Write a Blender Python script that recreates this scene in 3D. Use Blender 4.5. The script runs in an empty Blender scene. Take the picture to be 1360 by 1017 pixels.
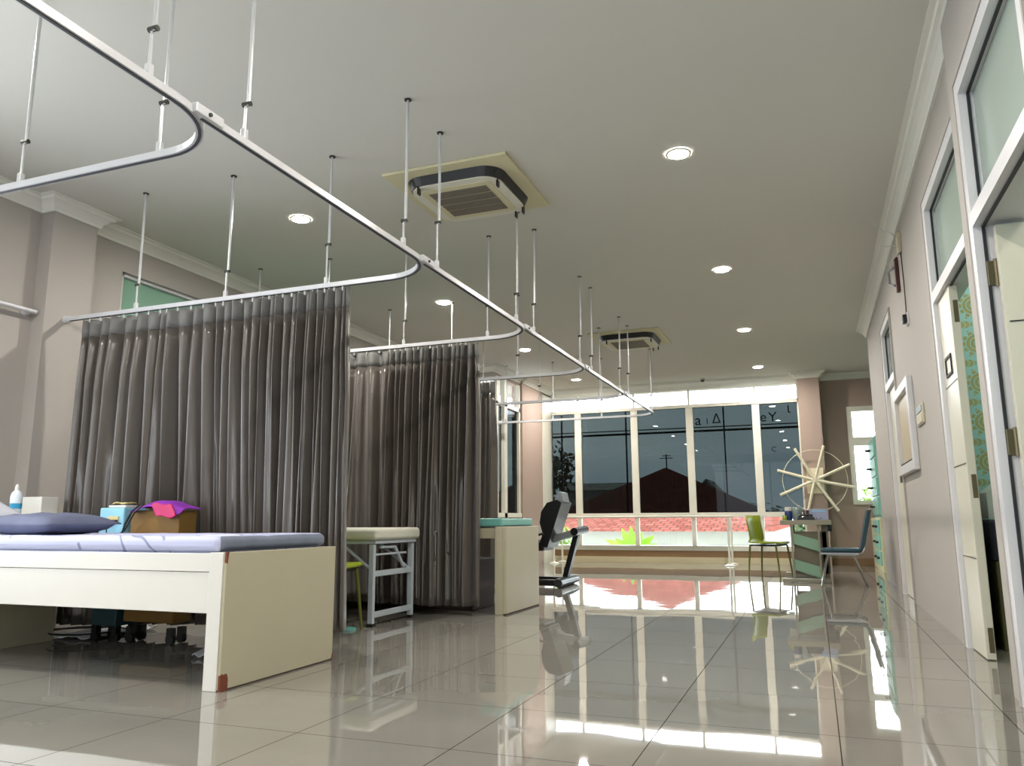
import bpy, bmesh, math, random
from mathutils import Vector, Matrix, noise
C = bpy.context.scene.collection
random.seed(7)
PI = math.pi
R = math.radians

# ------------------------------------------------------------------ materials
def lin(c):
    if isinstance(c, str):
        c = tuple(int(c[i:i+2], 16) / 255 for i in (0, 2, 4))
    return tuple((x / 12.92 if x <= .04045 else ((x + .055) / 1.055) ** 2.4) for x in c) + (1,)

def newmat(name):
    m = bpy.data.materials.new(name); m.use_nodes = True
    nt = m.node_tree
    b = nt.nodes['Principled BSDF']
    return m, nt, b

def mat(name, col, rough=.5, metal=0, spec=.5, noise_amt=0, nscale=8, bump=0, bscale=60, sheen=0, coat=0):
    m, nt, b = newmat(name)
    b.inputs['Base Color'].default_value = lin(col)
    b.inputs['Roughness'].default_value = rough
    b.inputs['Metallic'].default_value = metal
    b.inputs['Specular IOR Level'].default_value = spec
    b.inputs['Sheen Weight'].default_value = sheen
    b.inputs['Coat Weight'].default_value = coat
    tc = nt.nodes.new('ShaderNodeTexCoord')
    if noise_amt:
        n = nt.nodes.new('ShaderNodeTexNoise'); n.inputs['Scale'].default_value = nscale
        n.inputs['Detail'].default_value = 4
        nt.links.new(tc.outputs['Object'], n.inputs['Vector'])
        h = nt.nodes.new('ShaderNodeHueSaturation'); h.inputs['Color'].default_value = lin(col)
        mr = nt.nodes.new('ShaderNodeMapRange')
        mr.inputs['To Min'].default_value = 1 - noise_amt; mr.inputs['To Max'].default_value = 1 + noise_amt
        nt.links.new(n.outputs['Fac'], mr.inputs['Value'])
        nt.links.new(mr.outputs['Result'], h.inputs['Value'])
        nt.links.new(h.outputs['Color'], b.inputs['Base Color'])
    if bump:
        n = nt.nodes.new('ShaderNodeTexNoise'); n.inputs['Scale'].default_value = bscale
        nt.links.new(tc.outputs['Object'], n.inputs['Vector'])
        bp = nt.nodes.new('ShaderNodeBump'); bp.inputs['Strength'].default_value = bump
        bp.inputs['Distance'].default_value = .01
        nt.links.new(n.outputs['Fac'], bp.inputs['Height'])
        nt.links.new(bp.outputs['Normal'], b.inputs['Normal'])
    return m

def emis(name, col, s):
    m, nt, b = newmat(name)
    b.inputs['Base Color'].default_value = lin(col)
    b.inputs['Emission Color'].default_value = lin(col)
    b.inputs['Emission Strength'].default_value = s
    return m

def film_glass(name, trans, gloss=.06, rough=.0, tint='ffffff'):
    m, nt, b = newmat(name); nt.nodes.remove(b)
    out = nt.nodes['Material Output']
    t = nt.nodes.new('ShaderNodeBsdfTransparent'); t.inputs['Color'].default_value = trans + (1,)
    g = nt.nodes.new('ShaderNodeBsdfGlossy'); g.inputs['Roughness'].default_value = rough
    g.inputs['Color'].default_value = lin(tint)
    f = nt.nodes.new('ShaderNodeFresnel'); f.inputs['IOR'].default_value = 1.5
    mx = nt.nodes.new('ShaderNodeMixShader')
    mul = nt.nodes.new('ShaderNodeMath'); mul.operation = 'MULTIPLY'; mul.inputs[1].default_value = gloss
    nt.links.new(f.outputs['Fac'], mul.inputs[0])
    nt.links.new(mul.outputs[0], mx.inputs['Fac'])
    nt.links.new(t.outputs[0], mx.inputs[1]); nt.links.new(g.outputs[0], mx.inputs[2])
    nt.links.new(mx.outputs[0], out.inputs['Surface'])
    return m

def tile_floor():
    m, nt, b = newmat('polished_floor_tile')
    tc = nt.nodes.new('ShaderNodeTexCoord'); sp = nt.nodes.new('ShaderNodeSeparateXYZ')
    nt.links.new(tc.outputs['Object'], sp.inputs[0])
    def joint(axis, off):
        a = nt.nodes.new('ShaderNodeMath'); a.operation = 'SUBTRACT'; a.inputs[1].default_value = off
        nt.links.new(sp.outputs[axis], a.inputs[0])
        d = nt.nodes.new('ShaderNodeMath'); d.operation = 'DIVIDE'; d.inputs[1].default_value = .6085
        nt.links.new(a.outputs[0], d.inputs[0])
        fr = nt.nodes.new('ShaderNodeMath'); fr.operation = 'FRACT'; nt.links.new(d.outputs[0], fr.inputs[0])
        s = nt.nodes.new('ShaderNodeMath'); s.operation = 'SUBTRACT'; s.inputs[1].default_value = .5
        nt.links.new(fr.outputs[0], s.inputs[0])
        ab = nt.nodes.new('ShaderNodeMath'); ab.operation = 'ABSOLUTE'; nt.links.new(s.outputs[0], ab.inputs[0])
        g = nt.nodes.new('ShaderNodeMath'); g.operation = 'GREATER_THAN'; g.inputs[1].default_value = .4970
        nt.links.new(ab.outputs[0], g.inputs[0])
        fl = nt.nodes.new('ShaderNodeMath'); fl.operation = 'FLOOR'; nt.links.new(d.outputs[0], fl.inputs[0])
        return g, fl
    gx, fx = joint(0, .03 - .6085 * 20); gy, fy = joint(1, 2.515 - .6085 * 20)
    mx = nt.nodes.new('ShaderNodeMath'); mx.operation = 'MAXIMUM'
    nt.links.new(gx.outputs[0], mx.inputs[0]); nt.links.new(gy.outputs[0], mx.inputs[1])
    n = nt.nodes.new('ShaderNodeTexNoise'); n.inputs['Scale'].default_value = 1.3; n.inputs['Detail'].default_value = 5
    nt.links.new(tc.outputs['Object'], n.inputs['Vector'])
    cr = nt.nodes.new('ShaderNodeValToRGB')
    cr.color_ramp.elements[0].position = .3; cr.color_ramp.elements[0].color = lin('7c7972')
    cr.color_ramp.elements[1].position = .7; cr.color_ramp.elements[1].color = lin('88857e')
    nt.links.new(n.outputs['Fac'], cr.inputs[0])
    mc = nt.nodes.new('ShaderNodeMix'); mc.data_type = 'RGBA'
    nt.links.new(mx.outputs[0], mc.inputs['Factor'])
    nt.links.new(cr.outputs[0], mc.inputs['A']); mc.inputs['B'].default_value = lin('2e2a26')
    nt.links.new(mc.outputs['Result'], b.inputs['Base Color'])
    rr = nt.nodes.new('ShaderNodeMapRange'); rr.inputs['To Min'].default_value = .022; rr.inputs['To Max'].default_value = .9
    nt.links.new(mx.outputs[0], rr.inputs['Value']); nt.links.new(rr.outputs[0], b.inputs['Roughness'])
    b.inputs['IOR'].default_value = 2.05
    sl = nt.nodes.new('ShaderNodeMapRange'); sl.inputs['To Min'].default_value = .5; sl.inputs['To Max'].default_value = .0
    nt.links.new(mx.outputs[0], sl.inputs['Value']); nt.links.new(sl.outputs[0], b.inputs['Specular IOR Level'])
    # each tile tips a hair, as laid tiles do, and its face waves slightly
    cb = nt.nodes.new('ShaderNodeCombineXYZ'); nt.links.new(fx.outputs[0], cb.inputs[0]); nt.links.new(fy.outputs[0], cb.inputs[1])
    wn = nt.nodes.new('ShaderNodeTexWhiteNoise'); wn.noise_dimensions = '2D'; nt.links.new(cb.outputs[0], wn.inputs['Vector'])
    vs = nt.nodes.new('ShaderNodeVectorMath'); vs.operation = 'SUBTRACT'; vs.inputs[1].default_value = (.5, .5, .5)
    nt.links.new(wn.outputs['Color'], vs.inputs[0])
    sc = nt.nodes.new('ShaderNodeVectorMath'); sc.operation = 'MULTIPLY'; sc.inputs[1].default_value = (.0022, .0022, 0)
    nt.links.new(vs.outputs[0], sc.inputs[0])
    n2 = nt.nodes.new('ShaderNodeTexNoise'); n2.inputs['Scale'].default_value = 2.2; n2.inputs['Detail'].default_value = 1
    nt.links.new(tc.outputs['Object'], n2.inputs['Vector'])
    bp = nt.nodes.new('ShaderNodeBump'); bp.inputs['Strength'].default_value = .25; bp.inputs['Distance'].default_value = .004
    nt.links.new(n2.outputs['Fac'], bp.inputs['Height'])
    ad = nt.nodes.new('ShaderNodeVectorMath'); ad.operation = 'ADD'
    nt.links.new(bp.outputs['Normal'], ad.inputs[0]); nt.links.new(sc.outputs[0], ad.inputs[1])
    nm = nt.nodes.new('ShaderNodeVectorMath'); nm.operation = 'NORMALIZE'; nt.links.new(ad.outputs[0], nm.inputs[0])
    nt.links.new(nm.outputs[0], b.inputs['Normal'])
    return m

def roof_mat(name, c1, c2):
    m, nt, b = newmat(name)
    tc = nt.nodes.new('ShaderNodeTexCoord')
    br = nt.nodes.new('ShaderNodeTexBrick'); br.inputs['Scale'].default_value = 1
    br.inputs['Brick Width'].default_value = .26; br.inputs['Row Height'].default_value = .3
    br.inputs['Mortar Size'].default_value = .022
    br.inputs['Color1'].default_value = lin(c1); br.inputs['Color2'].default_value = lin(c2)
    br.inputs['Mortar'].default_value = lin('4a3a34')
    nt.links.new(tc.outputs['UV'], br.inputs['Vector'])
    nt.links.new(br.outputs['Color'], b.inputs['Base Color'])
    b.inputs['Roughness'].default_value = .9; b.inputs['Specular IOR Level'].default_value = 0
    return m

def damask():
    m, nt, b = newmat('damask_wallpaper')
    tc = nt.nodes.new('ShaderNodeTexCoord'); sp = nt.nodes.new('ShaderNodeSeparateXYZ')
    nt.links.new(tc.outputs['Object'], sp.inputs[0])
    def M(op, a, bb=None):
        x = nt.nodes.new('ShaderNodeMath'); x.operation = op
        for i, v in enumerate((a, bb)):
            if v is None: continue
            if isinstance(v, (int, float)): x.inputs[i].default_value = v
            else: nt.links.new(v, x.inputs[i])
        return x.outputs[0]
    px, pz = .28, .27
    def cell(offx, offz, rx, rz, petals):
        u = M('SUBTRACT', M('FRACT', M('ADD', M('DIVIDE', sp.outputs[0], px), offx)), .5)
        v = M('SUBTRACT', M('FRACT', M('ADD', M('DIVIDE', sp.outputs[2], pz), offz)), .5)
        ang = M('ARCTAN2', v, u)
        r = M('SQRT', M('ADD', M('POWER', M('DIVIDE', u, rx), 2), M('POWER', M('DIVIDE', v, rz), 2)))
        lim = M('ADD', 1, M('MULTIPLY', M('COSINE', M('MULTIPLY', ang, petals)), .22))
        a = M('LESS_THAN', r, lim)
        band = M('GREATER_THAN', M('SINE', M('MULTIPLY', r, 22)), -.75)
        return M('MULTIPLY', a, band)
    m1 = cell(.5, .36, .32, .32, 12)
    m2 = cell(.0, .86, .36, .17, 6)
    mask = M('MAXIMUM', m1, m2)
    mc = nt.nodes.new('ShaderNodeMix'); mc.data_type = 'RGBA'
    nt.links.new(mask, mc.inputs['Factor'])
    mc.inputs['A'].default_value = lin('9accca'); mc.inputs['B'].default_value = lin('a3a26a')
    nt.links.new(mc.outputs['Result'], b.inputs['Base Color'])
    b.inputs['Roughness'].default_value = .6
    return m

def sheet_mat():
    m, nt, b = newmat('printed_bed_sheet')  # lavender with large white shapes and thin dark outlines
    tc = nt.nodes.new('ShaderNodeTexCoord')
    v = nt.nodes.new('ShaderNodeTexVoronoi'); v.inputs['Scale'].default_value = 1.35
    nt.links.new(tc.outputs['Object'], v.inputs['Vector'])
    cr = nt.nodes.new('ShaderNodeValToRGB'); cr.color_ramp.interpolation = 'CONSTANT'
    e = cr.color_ramp.elements
    e[0].position = 0; e[0].color = lin('f1f0f6')
    e[1].position = .17; e[1].color = lin('5f6480')
    x = e.new(.185); x.color = lin('b9bddb')
    nt.links.new(v.outputs['Distance'], cr.inputs[0])
    w = nt.nodes.new('ShaderNodeTexWave'); w.inputs['Scale'].default_value = 4; w.inputs['Distortion'].default_value = 12; w.inputs['Detail'].default_value = 1; w.bands_direction = 'DIAGONAL'
    nt.links.new(tc.outputs['Object'], w.inputs['Vector'])
    g = nt.nodes.new('ShaderNodeMath'); g.operation = 'GREATER_THAN'; g.inputs[1].default_value = .93
    nt.links.new(w.outputs['Fac'], g.inputs[0])
    n = nt.nodes.new('ShaderNodeTexNoise'); n.inputs['Scale'].default_value = 2.4
    nt.links.new(tc.outputs['Object'], n.inputs['Vector'])
    g2 = nt.nodes.new('ShaderNodeMath'); g2.operation = 'GREATER_THAN'; g2.inputs[1].default_value = .60
    nt.links.new(n.outputs['Fac'], g2.inputs[0])
    mu = nt.nodes.new('ShaderNodeMath'); mu.operation = 'MULTIPLY'
    nt.links.new(g.outputs[0], mu.inputs[0]); nt.links.new(g2.outputs[0], mu.inputs[1])
    mc = nt.nodes.new('ShaderNodeMix'); mc.data_type = 'RGBA'
    nt.links.new(mu.outputs[0], mc.inputs['Factor']); nt.links.new(cr.outputs[0], mc.inputs['A'])
    mc.inputs['B'].default_value = lin('8389a6')
    nt.links.new(mc.outputs['Result'], b.inputs['Base Color']); b.inputs['Roughness'].default_value = .75
    return m

M = {}
M['ceiling'] = mat('ceiling_paint', 'cccbc3', .7)
M['cornice'] = mat('cornice_paint', 'e2e2da', .5)
M['wall'] = mat('mauve_wall_paint', 'a8a39d', .75, noise_amt=.02, nscale=2)
M['wallpink'] = mat('pink_wall_paint', 'a9968b', .75, noise_amt=.02, nscale=2)
M['teal_wall'] = mat('teal_wall_paint', '9cc8c6', .7)
M['floor'] = tile_floor()
M['alu'] = mat('white_window_frame', 'dedccf', .35)
M['aluwhite'] = mat('white_door_frame', 'cdcdd0', .35)
M['gasket'] = mat('black_gasket', '1c1e22', .6)
M['tint'] = film_glass('tinted_window_film', (.100, .113, .112), .35)
M['clear'] = film_glass('clear_window_glass', (.92, .94, .92), .6)
M['frost'] = film_glass('clerestory_glass', (.9, .9, .9), .5)
M['transom'] = None
M['door'] = mat('cream_door', 'cac7b6', .35, noise_amt=.03, nscale=3)
M['brass'] = mat('aged_brass', '6e6650', .4, metal=.9)
M['bedwhite'] = mat('white_bed_paint', 'd8d6cf', .3, noise_amt=.02)
M['bedbeige'] = mat('beige_bed_laminate', 'afa991', .4, noise_amt=.05, nscale=5)
M['chip'] = mat('chipped_wood', '6b3620', .8, noise_amt=.2, nscale=60)
M['edge'] = mat('dark_edge', '3a2b26', .7)
M['sheet'] = sheet_mat()
M['pillow'] = mat('slate_pillow', '555a72', .8, noise_amt=.25, nscale=7, bump=.3, bscale=20)
M['pillow2'] = mat('pale_pillow', 'c9cad6', .8, noise_amt=.05)
M['mattress'] = mat('slate_mattress', '6a7284', .6, noise_amt=.2, nscale=14)
M['tealvinyl'] = mat('teal_vinyl', '67a79e', .35)
M['curtain'] = mat('taupe_satin_curtain', '4e4741', .26, spec=1.0, noise_amt=.05, nscale=3, sheen=.3)
M['tape'] = mat('curtain_heading', '6d6d6b', .6)
M['rail'] = mat('white_rail', 'c9cace', .25)
M['slot'] = mat('rail_slot', '33353a', .6)
M['rod'] = mat('galvanised_rod', 'c4c6c8', .3, metal=.1)
M['clamp'] = mat('dark_clamp', '3c3d38', .5, metal=.5)
M['acpanel'] = mat('cream_plastic', 'cfc9a6', .5)
M['acwhite'] = mat('offwhite_plastic', 'd8d6c8', .45)
M['acgrille'] = mat('grey_grille', '6e675c', .7)
M['black'] = mat('black_plastic', '101114', .35)
M['blackmetal'] = mat('black_metal', '17181b', .3, metal=.3)
M['greymetal'] = mat('grey_metal', '9aa0a4', .35, metal=.5)
M['whitevinyl'] = mat('white_vinyl', 'cfd0c4', .4)
M['benchmetal'] = mat('white_tube', 'aeb8c0', .3)
M['lime'] = mat('lime_plastic', '85931a', .35)
M['limedark'] = mat('olive_metal', '5d6218', .4)
M['chrome'] = mat('chrome', 'b8b8b2', .18, metal=1)
M['bluechair'] = mat('dark_teal_vinyl', '123a45', .4)
M['desktop'] = mat('taupe_desk', '8d8a76', .4)
M['deskpanel'] = mat('dark_taupe_panel', '6a6450', .5)
M['greenboard'] = mat('green_slat', '7fa58a', .4)
M['spoke'] = mat('cream_paint', 'e0d8bf', .5)
M['brownband'] = mat('tan_tile_band', '8c6f4e', .4, noise_amt=.08, nscale=4)
M['creamcurb'] = mat('cream_tile_curb', 'cfc5a4', .3)
M['tealdrawer'] = mat('teal_drawer', '86bfb2', .35)
M['creamcab'] = mat('cream_cabinet', 'd9d6ae', .4)
M['bluebox'] = mat('light_blue_panel', '8cc6de', .4)
M['brownbox'] = mat('brown_board', '85642e', .7, noise_amt=.08, nscale=6)
M['tealdark'] = mat('dark_screen_shaded_blue', '27454a', .5)  # blue cart's lower half with shade put in the colour; also a screen
M['purple'] = mat('purple_fabric', '8a2fae', .6)
M['pink'] = mat('magenta_fabric', 'b5125a', .6)
M['cable'] = mat('black_cable', '0e0e10', .5)
M['paper'] = mat('white_plastic_sheet', 'c9cbd2', .5)
M['yellow'] = mat('yellow_label', 'd9c684', .6)
M['bottle'] = mat('white_bottle', 'dbe6ee', .3)
M['bottleblue'] = mat('blue_label', '3a9fd0', .4)
M['navy'] = mat('navy_vinyl', '1d2638', .5)
M['olive'] = mat('olive_panel', '5d5a36', .6)
M['devicewhite'] = mat('device_white', 'c2c8c6', .4)
M['roof'] = roof_mat('red_roof_tile', '87504a', '6a3c36')
M['roof2'] = roof_mat('orange_roof_tile', 'a0624a', '7c4a3a')
M['housewhite'] = mat('white_render', 'd5d6d0', .8)
M['concrete'] = mat('grey_concrete', '9a9c98', .9, noise_amt=.1)
M['yellowwall'] = mat('ochre_wall', 'b08a4c', .8)
M['leaf'] = mat('dark_green_leaf', '2e4a20', .5, noise_amt=.3, nscale=3)
M['leaflime'] = mat('lime_leaf', '7da62c', .5, noise_amt=.25, nscale=3)
M['bark'] = mat('bark', '3a2e22', .9)
M['ground'] = mat('outside_ground', '8d8f82', .9, noise_amt=.15, nscale=.3)
M['hill'] = mat('hill_green', '4c5a3c', .95, noise_amt=.2, nscale=.2)
M['lamp'] = emis('lamp_glow', 'fff8ee', 540)
M['lampcool'] = emis('lamp_glow_cool', 'fdf7ea', 26)
M['roomfill'] = emis('added_room_lamp_glow', 'fff8ea', 26)
M['letter'] = mat('dark_letter', '222526', .6)
M['wallpaper'] = damask()
M['greenblind'] = mat('green_blind', '7fa892', .7)
M['redwood'] = mat('dark_red_wood', '4a221c', .5)
M['beigeback'] = mat('beige_backing', 'b5a88c', .35)
M['switch'] = mat('beige_switch', 'bdb599', .4)
M['skyblueprint'] = mat('lilac_box', '9aa0c0', .5)
M['navylabel'] = mat('navy_label', '16306b', .4)
M['bottleclear'] = mat('clear_grey_plastic', '7f8f8c', .2)

def frosted():
    m, nt, b = newmat('frosted_transom_glass')
    b.inputs['Base Color'].default_value = lin('b4c0b8'); b.inputs['Roughness'].default_value = .15
    out = nt.nodes['Material Output']
    t = nt.nodes.new('ShaderNodeBsdfTransparent'); t.inputs['Color'].default_value = (.75, .86, .82, 1)
    mx = nt.nodes.new('ShaderNodeMixShader'); mx.inputs['Fac'].default_value = .72
    nt.links.new(t.outputs[0], mx.inputs[1]); nt.links.new(b.outputs[0], mx.inputs[2]); nt.links.new(mx.outputs[0], out.inputs['Surface'])
    return m
M['transom'] = frosted()

# ------------------------------------------------------------------ mesh builder
class MB:
    def __init__(s): s.v = []; s.f = []; s.uv = {}
    def add(s, vs, fs):
        o = len(s.v); s.v += [tuple(v) for v in vs]; s.f += [tuple(i + o for i in f) for f in fs]; return s
    def box(s, x0, y0, z0, x1, y1, z1):
        vs = [(x, y, z) for z in (z0, z1) for y in (y0, y1) for x in (x0, x1)]
        return s.add(vs, [(0, 2, 3, 1), (4, 5, 7, 6), (0, 1, 5, 4), (2, 6, 7, 3), (0, 4, 6, 2), (1, 3, 7, 5)])
    def bbox(s, x0, y0, z0, x1, y1, z1, b=.004, seg=2):
        bm = bmesh.new(); bmesh.ops.create_cube(bm, size=1)
        bmesh.ops.scale(bm, vec=(x1 - x0, y1 - y0, z1 - z0), verts=bm.verts)
        bmesh.ops.translate(bm, vec=((x0 + x1) / 2, (y0 + y1) / 2, (z0 + z1) / 2), verts=bm.verts)
        bmesh.ops.bevel(bm, geom=bm.edges[:], offset=b, segments=seg, affect='EDGES', profile=.5)
        bm.verts.index_update()
        s.add([v.co[:] for v in bm.verts], [[v.index for v in f.verts] for f in bm.faces]); bm.free(); return s
    def tube(s, pts, r, n=10, cap=True, closed=False):
        pts = [Vector(p) for p in pts]; N = len(pts)
        rs = r if isinstance(r, (list, tuple)) else [r] * N
        vs = []; up = None
        for i, p in enumerate(pts):
            if closed: d = pts[(i + 1) % N] - pts[i - 1]
            else: d = pts[min(i + 1, N - 1)] - pts[max(i - 1, 0)]
            d.normalize()
            if up is None:
                up = Vector((0, 0, 1)) if abs(d.z) < .9 else Vector((1, 0, 0))
            a = d.cross(up)
            if a.length < 1e-5: a = d.cross(Vector((0, 1, 0)))
            a.normalize(); bb = a.cross(d).normalized(); up = bb
            for k in range(n):
                t = 2 * PI * k / n
                vs.append(p + (a * math.cos(t) + bb * math.sin(t)) * rs[i])
        fs = []
        M_ = N if closed else N - 1
        for i in range(M_):
            for k in range(n):
                j = (i + 1) % N
                fs.append((i * n + k, i * n + (k + 1) % n, j * n + (k + 1) % n, j * n + k))
        if cap and not closed:
            fs.append(tuple(range(n))[::-1]); fs.append(tuple((N - 1) * n + k for k in range(n)))
        return s.add(vs, fs)
    def beam(s, pts, w, h, closed=False):
        """rectangular section swept along a roughly horizontal path; w across, h vertical"""
        pts = [Vector(p) for p in pts]; N = len(pts); vs = []
        for i, p in enumerate(pts):
            if closed: d = pts[(i + 1) % N] - pts[i - 1]
            else: d = pts[min(i + 1, N - 1)] - pts[max(i - 1, 0)]
            d.normalize(); a = d.cross(Vector((0, 0, 1)))
            if a.length < 1e-4: a = Vector((1, 0, 0))
            a.normalize(); b = a.cross(d).normalized()
            for (q, t) in ((-1, -1), (1, -1), (1, 1), (-1, 1)):
                vs.append(p + a * q * w / 2 + b * t * h / 2)
        fs = []
        for i in range(N if closed else N - 1):
            j = (i + 1) % N
            for k in range(4): fs.append((i * 4 + k, i * 4 + (k + 1) % 4, j * 4 + (k + 1) % 4, j * 4 + k))
        if not closed: fs += [(3, 2, 1, 0), tuple((N - 1) * 4 + k for k in range(4))]
        return s.add(vs, fs)
    def lathe(s, prof, c=(0, 0, 0), n=20):
        vs = []; fs = []
        for (r, z) in prof:
            for k in range(n):
                t = 2 * PI * k / n; vs.append((c[0] + r * math.cos(t), c[1] + r * math.sin(t), c[2] + z))
        for i in range(len(prof) - 1):
            for k in range(n): fs.append((i * n + k, i * n + (k + 1) % n, (i + 1) * n + (k + 1) % n, (i + 1) * n + k))
        fs.append(tuple(range(n))[::-1]); fs.append(tuple((len(prof) - 1) * n + k for k in range(n)))
        return s.add(vs, fs)
    def prism(s, poly, axis, a, b):
        """poly of 2-tuples extruded along axis from a to b. axis 0: (y,z) 1: (x,z) 2: (x,y)"""
        def P(u, v, w):
            return {0: (w, u, v), 1: (u, w, v), 2: (u, v, w)}[axis]
        n = len(poly)
        vs = [P(u, v, a) for u, v in poly] + [P(u, v, b) for u, v in poly]
        fs = [tuple(range(n))[::-1], tuple(range(n, 2 * n))] + [(k, (k + 1) % n, n + (k + 1) % n, n + k) for k in range(n)]
        return s.add(vs, fs)
    def xf(s, mtx, start=0):
        for i in range(start, len(s.v)): s.v[i] = tuple(mtx @ Vector(s.v[i]))
        return s
    def build(s, name, m, parent=None, smooth=False, kind=None, origin=None):
        me = bpy.data.meshes.new(name)
        o = bpy.data.objects.new(name, me); C.objects.link(o)
        off = Vector((0, 0, 0))
        if parent is not None: off = Vector(parent['_org']) if '_org' in parent else parent.location.copy()
        if parent is None and origin is not None: off = Vector(origin); o.location = off
        vs = [tuple(Vector(v) - off) for v in s.v]
        me.from_pydata(vs, [], s.f); me.validate(); me.update()
        bm = bmesh.new(); bm.from_mesh(me); bmesh.ops.recalc_face_normals(bm, faces=bm.faces); bm.to_mesh(me); bm.free()
        if smooth:
            for p in me.polygons: p.use_smooth = True
            if smooth != 'all':
                me.set_sharp_from_angle(angle=R(38))
        me.materials.append(m if not isinstance(m, str) else M[m])
        if parent is not None:
            o.parent = parent; o['_org'] = tuple(off)
        else: o['_org'] = tuple(off)
        if kind: o['kind'] = kind
        return o

def thing(name, label, cat, loc, group=None):
    o = bpy.data.objects.new(name, None); C.objects.link(o); o.location = loc; o.empty_display_size = .1
    o['label'] = label; o['category'] = cat; o['_org'] = tuple(loc)
    if group: o['group'] = group
    return o
def tag(o, label, cat, group=None, kind=None):
    o['label'] = label; o['category'] = cat
    if group: o['group'] = group
    if kind: o['kind'] = kind
    return o
def dup(root, loc, label=None, group=None):
    r = root.copy(); C.objects.link(r); r.location = loc
    if label: r['label'] = label
    if group: r['group'] = group
    for ch in list(root.children):
        c = ch.copy(); C.objects.link(c); c.parent = r
        for g in list(ch.children):
            d = g.copy(); C.objects.link(d); d.parent = c
    return r
S = 'structure'

# ------------------------------------------------------------------ dimensions
XR, XL = .80, -5.40
YB = 14.14
ZC = 3.2
T = .12

# ------------------------------------------------------------------ shell
MB().box(-5.7, -3.2, -.12, 3.4, 14.6, 0).build('floor', 'floor', kind=S)
MB().box(-5.7, -3.2, ZC, 3.4, 14.6, ZC + .15).build('ceiling', 'ceiling', kind=S)

def wall_x(x0, x1, y0, y1, holes, z1=ZC):
    """wall slab in the y direction with holes (ya, yb, za, zb)"""
    m = MB(); holes = sorted(holes); y = y0
    for ya, yb, za, zb in holes:
        if ya > y: m.box(x0, y, 0, x1, ya, z1)
        if za > 0: m.box(x0, ya, 0, x1, yb, za)
        if zb < z1: m.box(x0, ya, zb, x1, yb, z1)
        y = yb
    if y < y1: m.box(x0, y, 0, x1, y1, z1)
    return m
def wall_y(y0, y1, x0, x1, holes, z1=ZC):
    m = MB(); x = x0
    for xa, xb, za, zb in sorted(holes):
        if xa > x: m.box(x, y0, 0, xa, y1, z1)
        if za > 0: m.box(xa, y0, 0, xb, y1, za)
        if zb < z1: m.box(xa, y0, zb, xb, y1, z1)
        x = xb
    if x < x1: m.box(x, y0, 0, x1, y1, z1)
    return m

XN = .745
D1 = (2.70, 3.84, 2.715); D2 = (4.12, 5.47, 2.77); D3 = (8.02, 9.02, 2.72)
wall_x(XR, XR + T, 4.04, 11.05, [(a, b, 0, c) for a, b, c in (D2, D3)]).build('wall_right', 'wall', kind=S)
wall_x(XN, XR + T, -3, 4.04, [(D1[0], D1[1], 0, D1[2])]).build('wall_right_near', 'wall', kind=S)
NW = (.6, 3.3, .5, 2.35)
wall_x(XL - .2, XL, -3, 11.35, [NW, (4.81, 7.3, 1.0, 2.87)]).build('wall_left', 'wall', kind=S)
# column engaged in the left wall
MB().box(XL, 4.03, 0, XL + .13, 4.42, ZC - .001).build('pillar', 'wall', kind=S)
wall_y(-3.12, -3, XL - .2, XR + T, [(-4.9, .3, .5, 2.95)]).build('wall_rear', 'wall', kind=S)
m = MB()
for x in (-4.9, -3.2, -1.5, .24): m.box(x, -3.09, .5, x + .06, -3.03, 2.95)
m.box(-4.9, -3.09, .5, .3, -3.03, .56); m.box(-4.9, -3.09, 2.89, .3, -3.03, 2.95)
m.build('added_rear_window', 'aluwhite', kind=S)  # unseen window behind the camera, added to light surfaces facing it
# return and glazed corner bay at the far left
m = MB(); m.box(XL - .2, 11.35, 0, -4.65, 11.45, 2.62); m.box(XL - .2, 11.35, 3.02, -4.65, 11.45, ZC)
m.build('wall_return', 'wall', kind=S)
m = MB(); m.box(-4.77, 11.45, 0, -4.65, 12.5, .8); m.box(-4.77, 11.45, 3.05, -4.65, 12.5, ZC)
m.box(-4.77, 12.5, 0, -4.65, 14.3, ZC); m.box(-4.65, 12.55, 0, -4.60, 13.62, ZC)
m.build('wall_left_bay', 'wallpink', kind=S)
# back wall: low curb under the glass wall, pilaster, and the wall right of it
MB().box(-4.77, YB - .02, 0, -.13, YB + .22, .10).build('trim_1', 'creamcurb', kind=S)
MB().box(-4.77, YB + .03, .10, -.13, YB + .22, .215).build('trim_2', 'brownband', kind=S)
MB().box(-4.77, YB, .215, -.13, YB + .2, .30).build('trim_3', 'alu', kind=S)
m = MB(); m.box(-.13, 13.9, 0, .215, 14.5, ZC); m.build('wall_back_pilaster', 'wallpink', kind=S)
m = wall_y(14.3, 14.5, .215, 3.3, [(.62, 1.7, .98, 2.62)]); m.build('wall_back', 'wallpink', kind=S)
m = MB(); m.box(-4.77, YB, 3.06, -.13, YB + .2, ZC); m.build('wall_back_lintel', 'cornice', kind=S)
MB().box(XR + T, 10.93, 0, 3.3, 11.05, ZC).build('wall_alcove', 'wallpink', kind=S)
MB().box(3.2, 11.05, 0, 3.32, 14.3, ZC).build('wall_alcove_right', 'wallpink', kind=S)
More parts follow.
